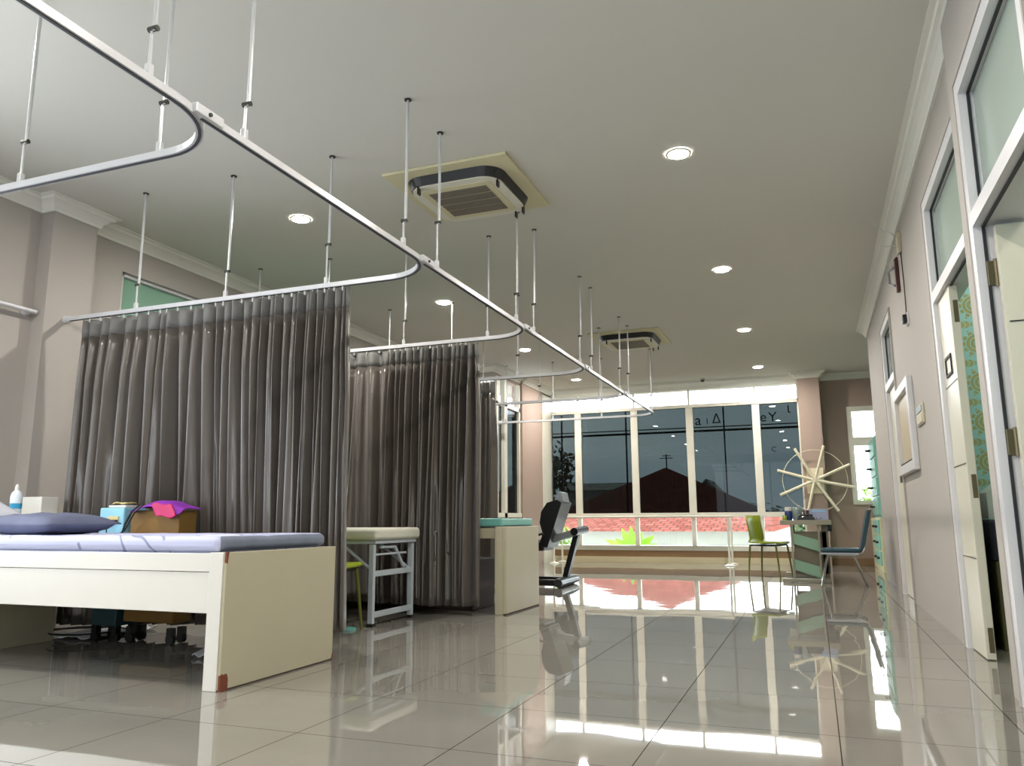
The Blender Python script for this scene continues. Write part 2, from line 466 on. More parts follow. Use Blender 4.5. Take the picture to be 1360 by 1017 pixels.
# rooms behind the right wall
MB().box(3.2, 1.4, 0, 3.32, 10.93, ZC).build('wall_room_outer', 'teal_wall', kind=S)
MB().box(XR + T, 3.96, 0, 3.2, 4.06, ZC).build('wall_room_partition', 'teal_wall', kind=S)
MB().box(XR + T, 6.0, 0, 3.2, 6.1, ZC).build('wall_room_wallpapered', 'wallpaper', kind=S)
MB().box(XR + T, 1.4, 0, 3.2, 1.5, ZC).build('wall_room_near', 'teal_wall', kind=S)
MB().box(.215, 14.28, 0, 3.2, 14.3, .11).build('baseboard_back', 'brownband', kind=S)

# cornice: stepped profile, swept along straight runs
def cornice(name, pts, side):
    prof = [(0, -.105), (.018, -.105), (.022, -.085), (.045, -.055), (.065, -.04), (.085, -.035), (.09, -.012), (.12, -.012), (.12, -.001), (0, -.001)]
    m = MB(); P = [Vector(p) for p in pts]; N = len(P); rings = []
    for i, p in enumerate(P):
        ns = []
        if i > 0: d = (P[i] - P[i - 1]).normalized(); ns.append(Vector((d.y, -d.x, 0)) * side)
        if i < N - 1: d = (P[i + 1] - P[i]).normalized(); ns.append(Vector((d.y, -d.x, 0)) * side)
        if len(ns) == 2:
            n = (ns[0] + ns[1]); n = n / (1 + ns[0].dot(ns[1]))
        else: n = ns[0]
        rings.append([p + n * a + Vector((0, 0, ZC + b)) for a, b in prof])
    vs = [v for r in rings for v in r]; k = len(prof); fs = []
    for i in range(N - 1):
        for j in range(k): fs.append((i * k + j, i * k + (j + 1) % k, (i + 1) * k + (j + 1) % k, (i + 1) * k + j))
    fs += [tuple(range(k))[::-1], tuple((N - 1) * k + j for j in range(k))]
    m.add(vs, fs); return m.build(name, 'cornice', kind=S)
cornice('trim_4', [(XL, -3, 0), (XL, 4.03, 0), (XL + .13, 4.03, 0), (XL + .13, 4.42, 0), (XL, 4.42, 0), (XL, 11.35, 0), (-4.65, 11.35, 0), (-4.65, 12.55, 0)], 1)
cornice('trim_5', [(XR, -3, 0), (XR, 11.05, 0)], -1)
cornice('trim_6', [(-4.60, 12.56, 0), (-4.60, YB, 0), (-.13, YB, 0), (-.13, 13.9, 0), (.215, 13.9, 0), (.215, 14.3, 0), (3.2, 14.3, 0)], 1)

# ------------------------------------------------------------------ glass wall at the back
MX = [-4.06, -2.99, -1.985, -.84]
ends = (-4.66, -.13)
def glazing(name, z0, z1, gm, xs, w, depth=(YB - .02, YB + .05)):
    m = MB()
    for x in xs: m.box(x - w / 2, depth[0], z0, x + w / 2, depth[1], z1)
    fr = m.build(name, 'alu', kind=S)
    g = MB().box(ends[0], YB + .015, z0, ends[1], YB + .022, z1); g.build('pane', gm, fr)
    return fr
w1 = glazing('window_1', .30, .79, 'clear', MX, .075)
w2 = glazing('window_2', .87, 2.73, 'tint', MX, .125)
w3 = glazing('window_3', 2.79, 3.06, 'frost', MX, .035)
m = MB(); m.box(-4.66, YB - .04, .79, -.13, YB + .06, .87); m.build('trim_7', 'alu', kind=S)
m = MB(); m.box(-4.66, YB - .03, 2.73, -.13, YB + .06, 2.79); m.build('trim_8', 'alu', kind=S)
m = MB(); m.box(-.155, YB - .03, .30, -.131, YB + .06, 3.06); m.box(-4.65, YB - .03, .30, -4.585, YB + .06, 3.06); m.build('trim_9', 'alu', kind=S)
# thin aluminium joints of the outer glazing, seen through the film
m = MB()
for x in (-4.42, -3.17, -1.40): m.box(x - .012, YB + .10, .87, x + .012, YB + .14, 2.73)
m.box(-4.7, YB + .10, 2.30, -.13, YB + .14, 2.335); m.box(-4.7, YB + .10, 2.375, -.13, YB + .14, 2.39)
tag(m.build('glazing_bars', 'black'), 'thin dark bars crossing outside the tinted glass wall', 'frame')
# side glazing of the bay
m = MB(); m.box(-4.68, 11.45, .80, -4.62, 11.50, 3.05); m.box(-4.68, 11.72, .80, -4.60, 11.84, 3.05); m.box(-4.68, 12.44, .8, -4.62, 12.5, 3.05)
m.box(-4.68, 11.45, .80, -4.60, 12.5, .87); m.box(-4.68, 11.45, 2.58, -4.62, 12.5, 2.64)
wf = m.build('window_4', 'alu', kind=S)
MB().box(-4.665, 11.45, .87, -4.66, 12.5, 2.6).build('pane', 'tint', wf)
MB().box(-4.665, 11.45, 2.62, -4.66, 12.5, 3.05).build('pane', 'frost', wf)
MB().box(-4.60, 13.62, 0, -4.585, YB, 3.06).build('trim_10', 'alu', kind=S)
wf = MB().box(-5.38, 11.36, 2.62, -4.65, 11.40, 2.66).build('window_5', 'alu', kind=S)
MB().box(-5.4, 11.40, 2.66, -4.65, 11.405, 3.02).build('pane', 'frost', wf)

# mirrored lettering stuck on the outer side of the film
def letters(txt, x, z, size, name, label, mirror=False):
    cu = bpy.data.curves.new(name, 'FONT'); cu.body = txt; cu.size = size; cu.extrude = .004
    o = bpy.data.objects.new(name, cu); C.objects.link(o)
    o.location = (x, YB + .06, z); o.rotation_euler = (PI / 2, 0, 0)
    if mirror: o.scale.x = -1
    dg = bpy.context.evaluated_depsgraph_get(); me = bpy.data.meshes.new_from_object(o.evaluated_get(dg))
    n = bpy.data.objects.new(name, me); C.objects.link(n); n.location = o.location; n.rotation_euler = o.rotation_euler
    bpy.data.objects.remove(o); me.materials.clear(); me.materials.append(M['letter']); tag(n, label, 'lettering'); return n
letters('a', -1.90, 2.42, .27, 'glass_lettering', 'dark rounded letter on tinted glass, first right of the fourth mullion')
letters('I', -1.70, 2.43, .15, 'glass_lettering', 'short dark upright stroke on tinted glass, between round letter and triangle')
letters('∆', -1.60, 2.44, .24, 'glass_lettering', 'dark triangular letter on the upper tinted glass')
letters('e', -.78, 2.43, .24, 'glass_lettering', 'dark curved letter at left edge of the rightmost tinted pane')
letters('Y', -.64, 2.42, .24, 'glass_lettering', 'large dark forked letter on the rightmost tinted pane')
letters('C', -.62, 1.90, .12, 'glass_lettering', 'small dark curved mark low on the rightmost tinted pane')
letters('ι', -.33, 2.56, .24, 'glass_lettering', 'small dark hooked mark at upper right corner of the glass wall')

# rear right window
m = MB()
m.box(.62, 14.27, .98, .70, 14.36, 2.62); m.box(1.62, 14.27, .98, 1.7, 14.36, 2.62)
m.box(.70, 14.27, 2.54, 1.62, 14.36, 2.62); m.box(.70, 14.27, .98, 1.62, 14.36, 1.05); m.box(.70, 14.28, 1.96, 1.62, 14.36, 2.10)
wf = m.build('window_6', 'alu', kind=S)
MB().box(.70, 14.31, 1.05, 1.62, 14.315, 1.96).build('pane', 'clear', wf)
MB().box(.70, 14.31, 2.10, 1.62, 14.315, 2.54).build('pane', 'clear', wf)

# left wall window with green blind
m = MB(); y0, y1, z0, z1 = 4.81, 7.3, 1.0, 2.87
m.box(XL - .10, y0, z0, XL - .04, y0 + .05, z1); m.box(XL - .10, y1 - .05, z0, XL - .04, y1, z1)
m.box(XL - .10, y0, z1 - .025, XL - .04, y1, z1); m.box(XL - .10, y0, z0, XL - .04, y1, z0 + .05)
wf = m.build('window_7', 'aluwhite', kind=S)
MB().box(XL - .09, y0 + .05, z0 + .05, XL - .08, y1 - .05, z1 - .025).build('blind_panel', 'greenblind', wf)
# near left window (out of the frame, its daylight falls on the bed and curtains)
m = MB(); y0, y1, z0, z1 = NW
for y in (y0, y0 + .88, y0 + 1.78, y1 - .06): m.box(XL - .12, y, z0, XL - .06, y + .06, z1)
m.box(XL - .12, y0, z1 - .06, XL - .06, y1, z1); m.box(XL - .12, y0, z0, XL - .06, y1, z0 + .06)
m.build('window_8', 'aluwhite', kind=S)

# ------------------------------------------------------------------ doors in the right wall
def door(idx, y0, y1, ztop, ztr, fw=.07, XR=XR, T=T):
    m = MB(); xa, xb = XR - .012, XR + T + .01
    m.box(xa, y0, 0, xb, y0 + fw, ztop); m.box(xa, y1 - fw, 0, xb, y1, ztop)
    m.box(xa, y0 + fw, ztop - fw, xb, y1 - fw, ztop); m.box(xa, y0 + fw, ztr - .035, xb, y1 - fw, ztr + .035)
    fr = m.build(f'door_{idx}', 'aluwhite', kind=S)
    s = MB()  # shadow joint round the outer edge
    s.box(xa - .006, y0 - .014, 0, xa + .012, y0, ztop + .014); s.box(xa - .006, y1, 0, xa + .012, y1 + .014, ztop + .014)
    s.box(xa - .006, y0, ztop, xa + .012, y1, ztop + .014)
    s.build('outer_bead', 'wall', fr)
    g = MB()
    for a, b, c, d in ((y0 + fw, ztr + .035, y0 + fw + .008, ztop - fw), (y1 - fw - .008, ztr + .035, y1 - fw, ztop - fw), (y0 + fw, ztop - fw - .008, y1 - fw, ztop - fw), (y0 + fw, ztr + .035, y1 - fw, ztr + .043),
                       (y1 - fw - .010, 0, y1 - fw, ztr - .035), (y0 + fw, 0, y0 + fw + .01, ztr - .035), (y0 + fw, ztr - .045, y1 - fw, ztr - .035)):
        g.box(XR + .022, a, b, XR + .034, c, d)
    g.build('gasket', 'gasket', fr)
    MB().box(XR + .05, y0 + fw, ztr + .035, XR + .056, y1 - fw, ztop - fw).build('transom_pane', 'transom', fr)
    return fr
f1 = door(1, *D1, 2.045, XR=XN, T=.175)
f2 = door(2, *D2, 2.12)
f3 = door(3, *D3, 2.09)
# door 1: leaf swung into the room, hinged on the far jamb
lf = MB().bbox(.805, 3.715, .01, 1.62, 3.755, 1.99, .003).build('door_leaf', 'door', f1)
MB().box(.82, 3.712, 1.56, 1.61, 3.7155, 1.565).build('panel_groove', 'gasket', lf)
MB().box(.82, 3.712, .95, 1.61, 3.7155, .955).build('panel_groove', 'gasket', lf)
for z in (1.79, 1.06, .25):
    MB().bbox(.768, 3.758, z - .055, .806, 3.768, z + .055, .003).build('hinge', 'brass', f1)
    MB().tube([(.800, 3.75, z - .06), (.800, 3.75, z + .06)], .008).build('hinge_pin', 'brass', f1)
# door 2: narrow fixed leaf closed, wide leaf open inward
lf = MB().bbox(XR + .012, 4.98, .005, XR + .057, 5.395, 2.08, .003).build('door_leaf', 'door', f2)
for z in (.53, 1.05, 1.53):
    MB().box(XR + .009, 4.99, z, XR + .013, 5.39, z + .006).build('panel_groove', 'brass', lf)
m = MB(); m.box(XR + .004, 5.10, 1.585, XR + .014, 5.30, 1.60); m.box(XR + .004, 5.10, 1.69, XR + .014, 5.30, 1.705); m.box(XR + .004, 5.285, 1.60, XR + .014, 5.30, 1.69); m.box(XR + .004, 5.10, 1.60, XR + .014, 5.115, 1.69)
m.build('vision_slot', 'gasket', lf)
MB().box(XR + .028, 4.976, .86, XR + .052, 4.982, .99).build('strike_plate', 'brass', lf)
MB().box(XR + .028, 4.976, .04, XR + .052, 4.982, .17).build('flush_bolt', 'brass', lf)
MB().box(XR + .028, 4.976, 1.86, XR + .052, 4.982, 1.99).build('flush_bolt', 'brass', lf)
lf2 = MB().bbox(XR + T + .02, 4.20, .01, XR + T + .72, 4.24, 2.08, .003).build('door_leaf', 'door', f2)
# door 3: same pair, seen edge on
lf = MB().bbox(XR + .02, 8.30, .005, XR + .065, 8.945, 2.05, .003).build('door_leaf', 'door', f3)
MB().box(XR + .03, 8.296, .90, XR + .056, 8.302, 1.03).build('strike_plate', 'brass', lf)
MB().box(XR + .03, 8.296, .05, XR + .056, 8.302, .18).build('flush_bolt', 'brass', lf)
MB().box(XR + .014, 8.45, 1.10, XR + .022, 8.62, 1.22).build('lock_plate', 'gasket', lf)

# framed hatch / mirror, switch, junction cable
t = thing('wall_mirror', 'white framed narrow mirror on right wall between second and third door', 'mirror', (XR, 7.46, 1.14))
m = MB(); a, b, c, d = 6.86, 8.0, 1.13, 1.88; fw = .08
m.bbox(XR - .045, a, c, XR, a + fw, d, .006); m.bbox(XR - .045, b - fw, c, XR, b, d, .006)
m.bbox(XR - .045, a + fw, d - fw, XR, b - fw, d, .006); m.bbox(XR - .045, a + fw, c, XR, b - fw, c + fw, .006)
m.build('frame', 'aluwhite', t)
MB().box(XR - .012, a + fw, c + fw, XR - .004, b - fw, d - fw).build('glass', 'beigeback', t)
MB().box(XR - .03, a + fw, c + fw, XR - .012, b - fw, c + fw + .02).build('inner_ledge', 'gasket', t)
t = thing('light_switch', 'beige double wall switch right of the framed mirror', 'switch', (XR, 6.5, 1.5))
MB().bbox(XR - .014, 6.33, 1.44, XR, 6.70, 1.585, .004).build('plate', 'switch', t)
MB().bbox(XR - .02, 6.36, 1.53, XR - .013, 6.66, 1.575, .002).build('rocker', 'greymetal', t)
MB().bbox(XR - .02, 6.36, 1.45, XR - .013, 6.66, 1.515, .002).build('rocker', 'switch', t)
t = thing('cable_bracket', 'loose wires on a small brown bracket high on right wall', 'bracket', (XR, 6.7, 2.8))
MB().bbox(XR - .03, 6.72, 2.86, XR, 6.80, 3.03, .004).build('terminal_block', 'switch', t)
MB().tube([(XR - .03, 6.75, 3.0), (XR - .07, 6.72, 3.03), (XR - .16, 6.75, 3.09), (XR - .22, 6.72, 3.17)], .004, 6).build('wire', 'rod', t)
MB().tube([(XR - .02, 6.75, 2.93), (XR - .13, 6.76, 2.93)], .004, 6).build('wire', 'rod', t)
MB().tube([(XR - .02, 6.77, 2.87), (XR - .08, 6.9, 2.83), (XR - .05, 7.05, 2.83)], .005, 6).build('wire', 'rod', t)
t2 = thing('wooden_bar', 'short dark red wooden bar with hook high on right wall', 'bar', (XR, 7.1, 2.7))
MB().bbox(XR - .03, 7.03, 2.62, XR, 7.09, 2.92, .004).build('bar', 'redwood', t2)
MB().tube([(XR - .03, 7.10, 2.85), (XR - .07, 7.16, 2.83), (XR - .06, 7.22, 2.74), (XR - .03, 7.14, 2.70)], .012, 8).build('hook', 'greymetal', t2)
t = thing('wall_socket', 'small black socket hanging on a thin cable on right wall', 'socket', (XR, 6.74, 2.3))
MB().tube([(XR - .012, 6.72, 2.86), (XR - .012, 6.70, 2.6), (XR - .012, 6.73, 2.32)], .005, 6).build('cable', 'clamp', t)
MB().bbox(XR - .012, 6.69, 2.26, XR, 6.80, 2.36, .003).build('plate', 'aluwhite', t)
MB().bbox(XR - .045, 6.71, 2.275, XR - .012, 6.78, 2.345, .008).build('plug', 'black', t)

# ------------------------------------------------------------------ curtain track sections
ZR = 2.285
YC = [2.36, 4.21, 6.0, 7.8, 9.58, 11.48]
XM = -2.09
CH = [[-2.5, -3.33, -4.16, -4.99], [-2.92, -3.75, -4.57], [-2.51, -3.32, -4.14, -4.94], [-2.91, -3.71, -4.52], [-2.46, -3.27, -4.08], [-2.92, -3.70, -4.48]]
MH = [[1.90], [2.40, 3.75], [4.18, 5.58], [6.0, 7.40], [7.82, 9.13], [9.6, 11.08]]
LBL = ['nearest white ceiling track curving left at the top left corner',
       'white ceiling track carrying the nearest tall curtain',
       'white ceiling track carrying the second grey curtain, over the folding bench',
       'white ceiling track holding the farthest narrow grey curtain',
       'empty white ceiling track, second from the glass wall',
       'empty white ceiling track nearest the glass wall']
random.seed(3)
for k, yc in enumerate(YC):
    ystart = -1.5 if k == 0 else YC[k - 1] - .20
    r = .34
    xe = XL + .13 if k == 1 else (XL if k < 5 else -4.60)
    if k == 0: xe = XL
    t = thing('curtain_track', LBL[k], 'curtain track', (XM, yc, ZR), 'curtain tracks hung from the ceiling')
    path = [(XM, ystart, ZR), (XM, yc - r, ZR)]
    for i in range(1, 13):
        a = PI / 2 * i / 12
        path.append((XM - r + r * math.cos(a), yc - r + r * math.sin(a), ZR))
    path.append((xe, yc, ZR))
    MB().beam(path, .030, .030).build('rail', 'rail', t)
    MB().beam([(p[0], p[1], ZR - .0165) for p in path], .012, .005).build('slot', 'slot', t)
    if k:
        y = ystart
        MB().bbox(XM - .022, y - .05, ZR - .012, XM + .022, y + .10, ZR + .028, .005).build('joint_clip', 'rail', t)
        MB().tube([(XM - .028, y + .02, ZR + .005), (XM + .03, y + .02, ZR + .005)], .008, 8).build('joint_bolt', 'clamp', t)
    MB().tube([(xe, yc, ZR), (xe + .05, yc, ZR)], [.032, .024], 14).build('wall_flange', 'rail', t, smooth=True)
    for (hx, hy) in [(XM, y) for y in MH[k]] + [(x, yc) for x in CH[k]]:
        zj = ZR + .18 + random.uniform(-.03, .12)
        h = MB(); h.tube([(hx + .012, hy, ZC), (hx + .012, hy, zj)], .0085, 8); h.tube([(hx, hy, zj + .02), (hx, hy, ZR + .05)], .006, 8)
        ho = h.build('hanger', 'rod', t, smooth=True)
        MB().tube([(hx + .012, hy, ZC - .001), (hx + .012, hy, ZC - .008)], .021, 14).build('ceiling_plate', 'clamp', ho)
        MB().tube([(hx - .015, hy, zj + .01), (hx + .025, hy, zj + .01)], .011, 8).build('clamp', 'clamp', ho)
        MB().bbox(hx - .012, hy - .012, ZR + .012, hx + .012, hy + .012, ZR + .06, .004).build('foot_clip', 'rod', ho)
# side rail on the left wall
t = thing('wall_rail', 'white rail on brackets along the left wall at the picture edge', 'rail', (XL + .06, 3.4, 2.3))
MB().tube([(XL + .07, 2.5, 2.3), (XL + .07, 4.01, 2.3)], .016, 12).build('bar', 'rail', t, smooth=True)
for y in (2.6, 3.97): MB().tube([(XL, y, 2.3), (XL + .07, y, 2.3)], [.03, .016], 12).build('bracket', 'rail', t, smooth=True)

# ------------------------------------------------------------------ curtains
def curtain(name, label, x0, x1, y, dens, amp, ztop, zb0, zb1, seed, bulge=None, endwrap=.10):
    """x0 far end (left), x1 free end (right). dens: list of (fraction of width, number of folds)"""
    rnd = random.Random(seed)
    ph = [0]; xs = [x0]; W = x1 - x0
    u = 0; phase = 0
    for frac, nf in dens:
        steps = int(nf * 12); wseg = []
        for i in range(int(nf)): wseg.append(rnd.uniform(.55, 1.45))
        tot = sum(wseg)
        for i, w in enumerate(wseg):
            for j in range(12):
                u += frac * w / tot / 12; phase += 2 * PI / 12
                xs.append(x0 + W * u); ph.append(phase)
    t = thing(name, label, 'curtain', ((x0 + x1) / 2, y, 0), 'grey curtains on the ceiling tracks')
    zt = ztop - .012
    zs = [zt, zt - .04, zt - .085, zt - .13] + [zt - .13 - (zt - .13 - .1) * i / 26 for i in range(1, 27)]
    NV = len(xs)
    fb = [rnd.uniform(.35, 1.6) for _ in range(400)]
    fa = [rnd.uniform(.75, 1.2) for _ in range(int(ph[-1] / (2 * PI)) + 3)]
    def pt(i, z, zz):
        f = (zt - z) / (zt - .1)  # 0 top 1 bottom
        p = ph[i]; k = int(p / (2 * PI)); w_ = p / (2 * PI) - k
        A0 = fa[k] * (1 - f) + fb[k] * f; A1 = fa[k + 1] * (1 - f) + fb[k + 1] * f
        a = amp * (A0 * (1 - w_) + A1 * w_)
        q = p + .35 * math.sin(p + seed) + .9 * f * math.sin(k * 1.7 + seed)
        s_ = math.sin(q)
        s_ = math.copysign(abs(s_) ** (.5 if f < .06 else .85), s_)
        yy = y + s_ * a * (.55 + .5 * min(1, f * 5)) + .3 * a * math.sin(p * .37 + 2 * f + seed)
        xx = xs[i] + .30 * a * math.sin(2 * q + .6) * (.2 + .8 * f) + .04 * f * math.sin(xs[i] * 3.1 + seed) + .02 * f * math.sin(p * .31 + seed * 2)
        # neighbouring folds gather and merge on the way down
        yy += .018 * f * math.sin(xs[i] * 7 + seed + 2 * f)
        if bulge:
            bx, bw, bd = bulge
            yy += bd * math.exp(-((xs[i] - bx) / bw) ** 2) * min(1, f * 1.3)
        e = max(0, 1 - (x1 - xs[i]) / .12)
        xx += e * .035 * min(1, f * 3)
        return (xx, yy, z)
    m = MB(); vs = []; nz = len(zs)
    def zrow(i, j):
        z = zs[j]
        g = (xs[i] - x0) / W; zb = zb0 + (zb1 - zb0) * g
        # rows below the heading stretch to the hem
        if j > 3: return zs[3] - (zs[3] - zb) * (j - 3) / (nz - 4)
        return z
    for j in range(3, nz):
        for i in range(NV): vs.append(pt(i, zrow(i, j), 0))
    fs = []
    for j in range(nz - 4):
        for i in range(NV - 1): fs.append((j * NV + i, j * NV + i + 1, (j + 1) * NV + i + 1, (j + 1) * NV + i))
    m.add(vs, fs); o = m.build('fabric', 'curtain', t, smooth='all')
    sm = o.modifiers.new('thick', 'SOLIDIFY'); sm.thickness = .003; sm.offset = 0
    m = MB(); vs = []
    for j in range(4):
        for i in range(NV): vs.append(pt(i, zs[j], 0))
    fs = [(j * NV + i, j * NV + i + 1, (j + 1) * NV + i + 1, (j + 1) * NV + i) for j in range(3) for i in range(NV - 1)]
    m.add(vs, fs); o = m.build('heading_tape', 'tape', t, smooth='all')
    sm = o.modifiers.new('thick', 'SOLIDIFY'); sm.thickness = .004; sm.offset = 0
    n = int(ph[-1] / (2 * PI)); step = max(1, n // 22)
    for k in range(0, n, step):
        i = min(NV - 1, k * 12 + 3)
        MB().bbox(xs[i] - .005, y - .006, ZR - .045, xs[i] + .005, y + .006, ZR - .017, .002, 1).build('glider', 'rail', t)
    return t
curtain('curtain', 'tall dark taupe pleated curtain behind the nearest white bed', -5.04, -2.72, 4.21, [(.58, 13), (.16, 5), (.26, 12)], .055, 2.262, .05, .095, 5, bulge=(-3.95, .42, .16))
curtain('curtain', 'grey pleated curtain behind the folding bench, middle of three', -4.9, -2.585, 6.0, [(.62, 12), (.38, 15)], .052, 2.262, .085, .07, 12, bulge=(-3.6, 1.5, -.07))
curtain('curtain', 'narrow dark grey curtain farthest back, left of the pink pilaster', -4.6, -3.18, 7.8, [(1, 15)], .04, 2.262, .1, .1, 21)

# ------------------------------------------------------------------ ceiling lights
LY = [(-.70, y) for y in (-.33, 2.34, 5.03, 7.71, 10.40, 13.10)] + [(-3.78, y) for y in (-.33, 2.34, 5.06, 7.75, 10.45, 13.1)]
LB = {(-.70, 5.03): 'nearest round downlight of the row on the right', (-.70, 7.71): 'second nearest round downlight of the right row', (-.70, 10.40): 'third round downlight of the right row',
      (-.70, 13.10): 'farthest round downlight of the right row, before the glass wall', (-3.78, 5.06): 'round downlight above the nearest curtain',
      (-3.78, 7.75): 'round downlight above the second curtain', (-3.78, 10.45): 'round downlight above the bend of the third track', (-3.78, 13.1): 'small round downlight at far left by the glass wall'}
first = None
for (x, y) in LY:
    l = LB.get((x, y), 'round recessed ceiling downlight near the camera')
    if first is None:
        t = thing('ceiling_light', l, 'ceiling light', (x, y, ZC), 'round ceiling downlights'); first = t
        m = MB(); n = 28; vs = []; fs = []
        for (rr, z) in ((.085, -.001), (.085, -.008), (.068, -.010), (.066, -.004)):
            for k in range(n): a = 2 * PI * k / n; vs.append((x + rr * math.cos(a), y + rr * math.sin(a), ZC + z))
        for i in range(3):
            for k in range(n): fs.append((i * n + k, i * n + (k + 1) % n, (i + 1) * n + (k + 1) % n, (i + 1) * n + k))
        m.add(vs, fs); m.build('trim_ring', 'acwhite', t, smooth=True)
        MB().lathe([(.066, -.004), (.066, -.007), (.03, -.009)], (x, y, ZC), 24).build('diffuser', 'lamp', t)
    else: dup(first, (x, y, ZC), l)
for i, (x, y) in enumerate([(1.9, 2.9), (1.9, 5.1), (2.0, 8.5)]):  # unseen lamps added to brighten the side rooms
    t = thing('ceiling_light', 'unseen round lamp added to light the side room', 'ceiling light', (x, y, ZC), 'added side room lamps')
    MB().lathe([(.2, -.001), (.2, -.05), (.15, -.08)], (x, y, ZC), 24).build('diffuser', 'roomfill', t)

# ------------------------------------------------------------------ ceiling cassettes
def cassette(x, y, label):
    t = thing('air_conditioner', label, 'air conditioner', (x, y, ZC), 'ceiling cassette air conditioners')
    h = .475
    MB().bbox(x - h, y - h, ZC - .022, x + h, y + h, ZC - .001, .004).build('panel', 'acpanel', t)
    def rr(hw, rad, n=8):
        p = []
        for cx, cy, a0 in ((1, 1, 0), (-1, 1, 90), (-1, -1, 180), (1, -1, 270)):
            for i in range(n + 1):
                a = R(a0 + 90 * i / n); p.append((x + cx * (hw - rad) + rad * math.cos(a), y + cy * (hw - rad) + rad * math.sin(a)))
        return p
    m = MB(); o = rr(.375, .15); i2 = rr(.352, .14); i_ = rr(.31, .12); n = len(o)
    vs = [(a, b, ZC - .022) for a, b in o] + [(a, b, ZC - .085) for a, b in i2] + [(a, b, ZC - .085) for a, b in i_] + [(a, b, ZC - .022) for a, b in i_]
    m.add(vs, [(j * n + k, j * n + (k + 1) % n, ((j + 1) % 4) * n + (k + 1) % n, ((j + 1) % 4) * n + k) for j in range(4) for k in range(n)])
    m.build('air_outlet', 'black', t)
    m = MB(); m.prism(rr(.345, .135), 2, ZC - .094, ZC - .080); m.build('cover', 'acwhite', t)
    m = MB(); m.prism(rr(.275, .03), 2, ZC - .098, ZC - .094); m.build('grille_frame', 'acpanel', t)
    m = MB()
    for k in range(4):
        ya = y - .22 + k * .113; m.box(x - .225, ya, ZC - .102, x + .225, ya + .100, ZC - .098)
    m.build('intake_grille', 'acgrille', t)
    for (dx, dy) in ((-.25, -.33), (.33, -.25), (.25, .33), (.33, .27)):
        MB().bbox(x + dx - .006, y + dy - .02, ZC - .14, x + dx + .006, y + dy + .02, ZC - .08, .002).build('louver_tip', 'black', t)
cassette(-2.255, 5.04, 'large square ceiling cassette air conditioner nearer the camera')
cassette(-2.19, 10.29, 'square ceiling cassette air conditioner farther away, before the glass wall')
t = thing('security_camera', 'small black dome camera on the ceiling before the glass wall', 'camera', (-1.68, 13.8, ZC))
MB().lathe([(.045, -.001), (.045, -.02), (.04, -.035)], (-1.68, 13.8, ZC), 18).build('base', 'acwhite', t, smooth=True)
MB().lathe([(.036, -.03), (.034, -.05), (.022, -.068), (.005, -.074)], (-1.68, 13.8, ZC), 18).build('dome', 'black', t, smooth=True)

# ------------------------------------------------------------------ bed 1
BX0, BX1, BY0, BY1 = -4.68, -2.535, 2.96, 3.845
t = thing('bed', 'white wooden bed with beige foot panel, nearest the camera', 'bed', ((BX0 + BX1) / 2, 3.4, 0))
fp = MB().bbox(BX1 - .018, BY0, .006, BX1, BY1, .612, .003).build('foot_panel', 'bedbeige', t)
MB().box(BX1 - .02, BY0 + .004, 0, BX1 + .0012, BY1 - .004, .0065).build('bottom_edge', 'edge', fp)
for y0_ in (BY0, BY1 - .06):
    MB().bbox(BX1 - .095, y0_ - .004, 0, BX1 - .018, y0_ + .06, .611, .003).build('foot_post', 'bedwhite', t)
ch = MB().prism([(BY0 - .001, 0), (BY0 + .05, 0), (BY0 + .05, .05), (BY0 + .042, .072), (BY0 + .030, .075), (BY0 + .024, .07), (BY0 + .006, .078), (BY0 - .001, .07)], 0, BX1 - .010, BX1 + .0015).build('chipped_corner', 'chip', fp); ch['label'] = 'chipped brown patch at lower corner'
MB().prism([(BY0 - .001, .565), (BY0 + .006, .56), (BY0 + .010, .59), (BY0 + .014, .6135), (BY0 - .001, .6135)], 0, BX1 - .010, BX1 + .0015).build('chipped_corner', 'chip', fp)
MB().prism([(BY1 - .02, 0), (BY1 + .001, 0), (BY1 + .001, .04), (BY1 - .006, .035), (BY1 - .01, .012)], 0, BX1 - .01, BX1 + .0015).build('chipped_corner', 'chip', fp)
MB().bbox(BX0 + .02, BY0 + .008, .522, BX1 - .094, BY0 + .04, .606, .003).build('upper_side_rail', 'bedwhite', t)
MB().bbox(BX0 + .02, BY0 + .014, .335, BX1 - .094, BY0 + .038, .520, .003).build('lower_side_rail', 'bedwhite', t)
MB().bbox(BX0 + .02, BY1 - .04, .335, BX1 - .094, BY1 - .012, .606, .003).build('far_side_rail', 'bedwhite', t)
MB().bbox(BX0, BY0, 0, BX0 + .03, BY1, .70, .003).build('head_panel', 'bedbeige', t)
m = MB()
for k in range(12):
    xa = BX0 + .1 + k * .165; m.box(xa, BY0 + .04, .40, xa + .09, BY1 - .04, .418)
m.build('slats', 'brownbox', t)
MB().box(BX0 + .05, BY0 + .04, .36, BX1 - .10, BY1 - .04, .40).build('slat_frame', 'bedwhite', t)

